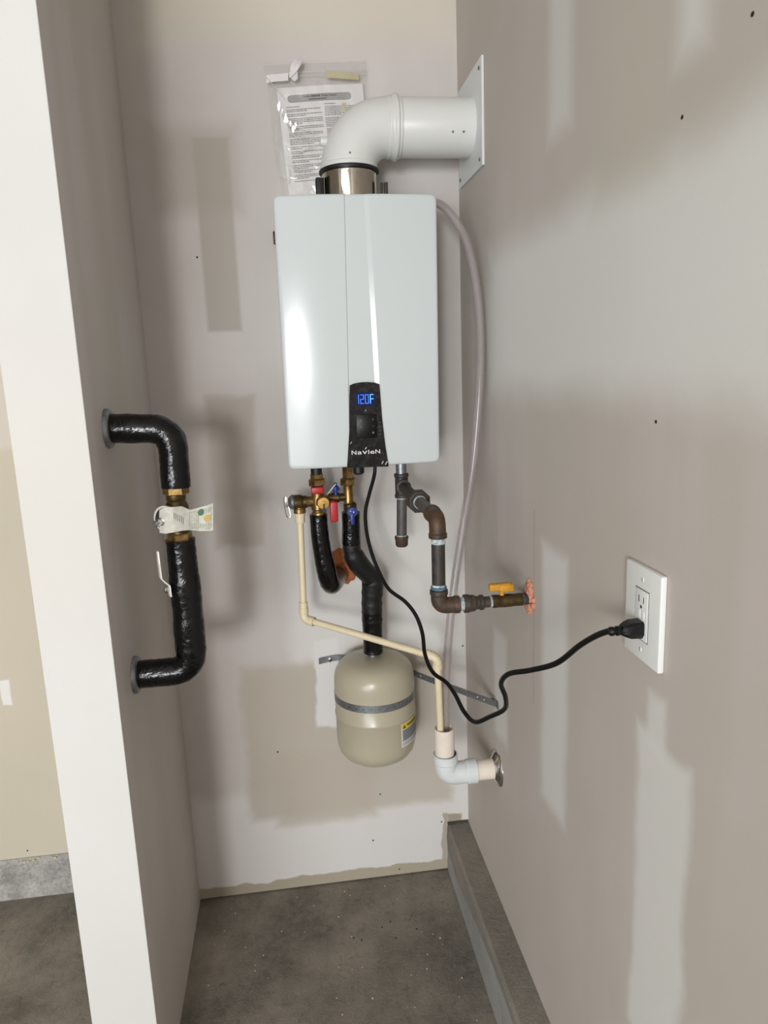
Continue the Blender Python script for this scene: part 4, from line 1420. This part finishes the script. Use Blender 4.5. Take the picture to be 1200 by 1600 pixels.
link('lever_nut', B().lathe([(0.0052, 0), (0.0060, 0.001), (0.0060, 0.008), (0.0052, 0.009)], (-0.2507, 1.3600, 1.0645), (-0.85, -0.5, 0), 6), M_chrome, lp, smooth=0)
link('lever_stem', cyl(B(), (-0.2521, 1.3610, 1.0643), (0.85, 0.5, 0), 0.0042, 0.020), M_brass, lp)
link('lever_stop', B().box((-0.2500, 1.3620, 1.0497), tuple(a + b_ for a, b_ in zip((-0.2500, 1.3620, 1.0497), (0.007, 0.004, 0.0022)))), M_lever, lp, smooth=0)

# ------------------------------------------------------------------ wall outlet and the heater's power cord
OY, OZ, OX = 0.8341, 1.1375, XR
outlet = thing('wall_outlet', (OX, OY, 1.073), 'white receptacle with oversized cover plate on the right wall', 'outlet')
pl = B()
pl.box((OX - 0.0085, 0.7880, 1.0740), (OX - 0.0001, 0.8810, 1.2015), 0.0022, 3)
link('cover_plate', pl, M_device, outlet)
rc = link('receptacle', B().box((OX - 0.0098, OY - 0.0165, OZ - 0.0335), (OX - 0.0075, OY + 0.0165, OZ + 0.0335), 0.0006), M_device, outlet)
fr = B()
for lo_, hi_ in (((OY - 0.0178, OZ - 0.0350), (OY - 0.0166, OZ + 0.0350)), ((OY + 0.0166, OZ - 0.0350), (OY + 0.0178, OZ + 0.0350)), ((OY - 0.0178, OZ + 0.0338), (OY + 0.0178, OZ + 0.0350)), ((OY - 0.0178, OZ - 0.0350), (OY + 0.0178, OZ - 0.0338))):
    fr.box((OX - 0.0088, lo_[0], lo_[1]), (OX - 0.0084, hi_[0], hi_[1]))
link('frame_gap', fr, M_inkgrey, rc, smooth=0)
for dz in (0.0215, ):
    for dy, h in ((-0.0062, 0.0045), (0.0062, 0.0052)):
        link('slot', B().box((OX - 0.0100, OY + dy - 0.0008, OZ + dz - h), (OX - 0.0096, OY + dy + 0.0008, OZ + dz + h - 0.001)), M_slot, rc, smooth=0)
    link('ground_hole', B().lathe([(0.0023, 0), (0.0023, 0.0003), (0, 0.00035)], (OX - 0.0098, OY, OZ + dz - 0.0105), (-1, 0, 0), 14), M_slot, rc, smooth=0)
for dy in (-0.0048, 0.0048):
    link('test_button', B().box((OX - 0.0104, OY + dy - 0.0040, OZ - 0.0045), (OX - 0.0094, OY + dy + 0.0040, OZ + 0.0062), 0.0004), M_device, rc)
for z in (OZ + 0.0475, OZ - 0.0475):
    s_ = link('plate_screw', B().lathe([(0.0030, 0), (0.0030, 0.0006), (0.0015, 0.0011), (0, 0.0012)], (OX - 0.0085, OY, z), (-1, 0, 0), 16), M_device, outlet)
    link('screw_slot', B().box((OX - 0.0099, OY - 0.0004, z - 0.0022), (OX - 0.0095, OY + 0.0004, z + 0.0022)), M_slot, s_, smooth=0)

cord = thing('power_cord', (0.43, OY, 1.10), 'black power cord hanging from heater and plugged into the wall outlet', 'cord')
PZ0 = 1.1180
cpts = [(0.1902, 1.6250, 1.2563), (0.1869, 1.6200, 1.2273), (0.1716, 1.6050, 1.1855), (0.1594, 1.5900, 1.1470), (0.1583, 1.5700, 1.1033), (0.1654, 1.5450, 1.0594), (0.1782, 1.5200, 1.0205), (0.1945, 1.4900, 0.9897), (0.2247, 1.4600, 0.9689), (0.2435, 1.4350, 0.9438), (0.2520, 1.4100, 0.9117), (0.2508, 1.3800, 0.8777), (0.2585, 1.3400, 0.8543), (0.2776, 1.3000, 0.8480), (0.2863, 1.2600, 0.8399), (0.2916, 1.2100, 0.8279), (0.3020, 1.1700, 0.8266), (0.3185, 1.1300, 0.8553), (0.3333, 1.0900, 0.8883), (0.3263, 1.0600, 0.9245), (0.3128, 1.0400, 0.9599), (0.3163, 1.0100, 0.9894), (0.3387, 0.9700, 1.0110), (0.3634, 0.9300, 1.0369), (0.3800, 0.8900, 1.0778), (0.3904, 0.8620, 1.1016), (0.3976, 0.8430, 1.1145), (0.4010, OY, PZ0)]
link('cable', B().tube(spline(cpts, 6), 0.0042, 16), M_cord, cord, smooth=60)
sr = B()
sr.lathe([(0.0045, 0), (0.0062, 0.002), (0.0062, 0.006), (0.0050, 0.007), (0.0050, 0.009), (0.0066, 0.010), (0.0066, 0.014), (0.0055, 0.015), (0.0055, 0.017), (0.0072, 0.018), (0.0072, 0.023)], (0.3960, OY, PZ0), (1, 0, 0), 18)
link('strain_relief', sr, M_cord, cord, smooth=40)
pg_ = B()
sec = [(0.4130, 0.0062, 0.0062), (0.4185, 0.0090, 0.0088), (0.4250, 0.0105, 0.0112), (0.4400, 0.0110, 0.0118)]
rings = []
for x, hy, hz_ in sec:
    rings.append(pg_.vs([(x, OY + sy_ * hy, PZ0 + 0.0005 + sz_ * hz_) for sy_, sz_ in ((-1, -0.45), (-0.55, -1), (0.55, -1), (1, -0.45), (1, 0.75), (0.75, 1), (-0.75, 1), (-1, 0.75))]))
for p, q in zip(rings, rings[1:]):
    for k in range(8):
        pg_.face([p[k], p[(k + 1) % 8], q[(k + 1) % 8], q[k]])
pg_.face(rings[0])
pg_.face(rings[-1][::-1])
link('plug', pg_, M_cord, cord, smooth=20)

# ------------------------------------------------------------------ screws, crumbs
SCR = [('dark screw head in the back wall above the left pipe loop', (-0.1956, 1.8320, 1.7463), (0, -1, 0)),
       ('dark screw head in the back wall below the tank', (0.1914, 1.8320, 0.2713), (0, -1, 0)),
       ('dark screw head low on the back wall over the bare strip', (0.1652, 1.8320, 0.1260), (0, -1, 0)),
       ('dark screw head in the bare strip at the back wall foot', (0.2390, 1.8320, 0.0207), (0, -1, 0)),
       ('screw head beside the notch over the kerb', (0.3690, 1.8320, 0.1600), (0, -1, 0)),
       ('dark screw head on the bare board left of the tank', (-0.0894, 1.8320, 0.4358), (0, -1, 0)),
       ('dark screw head beside the clear hose on back wall', (0.4408, 1.8320, 0.7009), (0, -1, 0)),
       ('dark screw head high on the right wall near its top edge', (0.4496, 0.6835, 1.7754), (-1, 0, 0)),
       ('dark screw head on right wall right of the vent', (0.4496, 0.8000, 1.7251), (-1, 0, 0)),
       ('dark screw head on right wall above the outlet', (0.4496, 0.8319, 1.3887), (-1, 0, 0)),
       ('screw head at the garage board foot left of partition', (-0.8257, 1.9460, 0.1435), (0, -1, 0))]
for lab, p, ax in SCR:
    s_ = link('drywall_screw', B().lathe([(0.0024, -0.002), (0.0024, 0.0004), (0.0014, 0.0010), (0, 0.0006)], p, ax, 12), M_screw)
    tag(s_, lab, 'screw', 'screw heads in the wall boards')


def crumbs(name, spots, mat, label):
    b = B()
    rg = random.Random(len(spots))
    for (x, y, z, r) in spots:
        b2 = bmesh.new()
        bmesh.ops.create_icosphere(b2, subdivisions=1, radius=r)
        for v in b2.verts:
            v.co = Vector((v.co.x * rg.uniform(0.6, 1.3), v.co.y * rg.uniform(0.6, 1.3), v.co.z * 0.6))
            v.co += Vector((x, y, z + r * 0.4))
        b.merge(b2)
    o = link(name, b, mat, smooth=0, kind='stuff')
    o['label'] = label
    o['category'] = 'crumbs'
    return o


rg = random.Random(17)
sp = [(rg.uniform(-0.3, 0.37), rg.uniform(1.2, 1.82), 0.0, rg.uniform(0.0008, 0.0022)) for _ in range(60)]
crumbs('plaster_crumbs', sp, M_print, 'tiny white plaster crumbs scattered on the alcove floor')
sp = [(0.0837, 1.6187, 0.0000), (0.1618, 1.6427, 0.0000), (0.1918, 1.5997, 0.0000), (0.2465, 1.6693, 0.0000), (0.1864, 1.6567, 0.0000), (0.1031, 1.6088, 0.0000), (0.3957, 1.6357, 0.0000), (0.2518, 1.6201, 0.0000)]
crumbs('dark_crumbs', [(p[0], p[1], 0.0, 0.0026) for p in sp], M_ink, 'small dark crumbs on the alcove floor below the tank')
sp = [(-0.70 + rg.uniform(-0.17, 0.06), YG - 0.008 + rg.uniform(-0.006, 0.003), 0.115 + rg.uniform(-0.004, 0.004), rg.uniform(0.002, 0.0045)) for _ in range(16)]
crumbs('drywall_crumbs', sp, M_cpvc, 'cream board crumbs on the pitted concrete ledge left of partition')
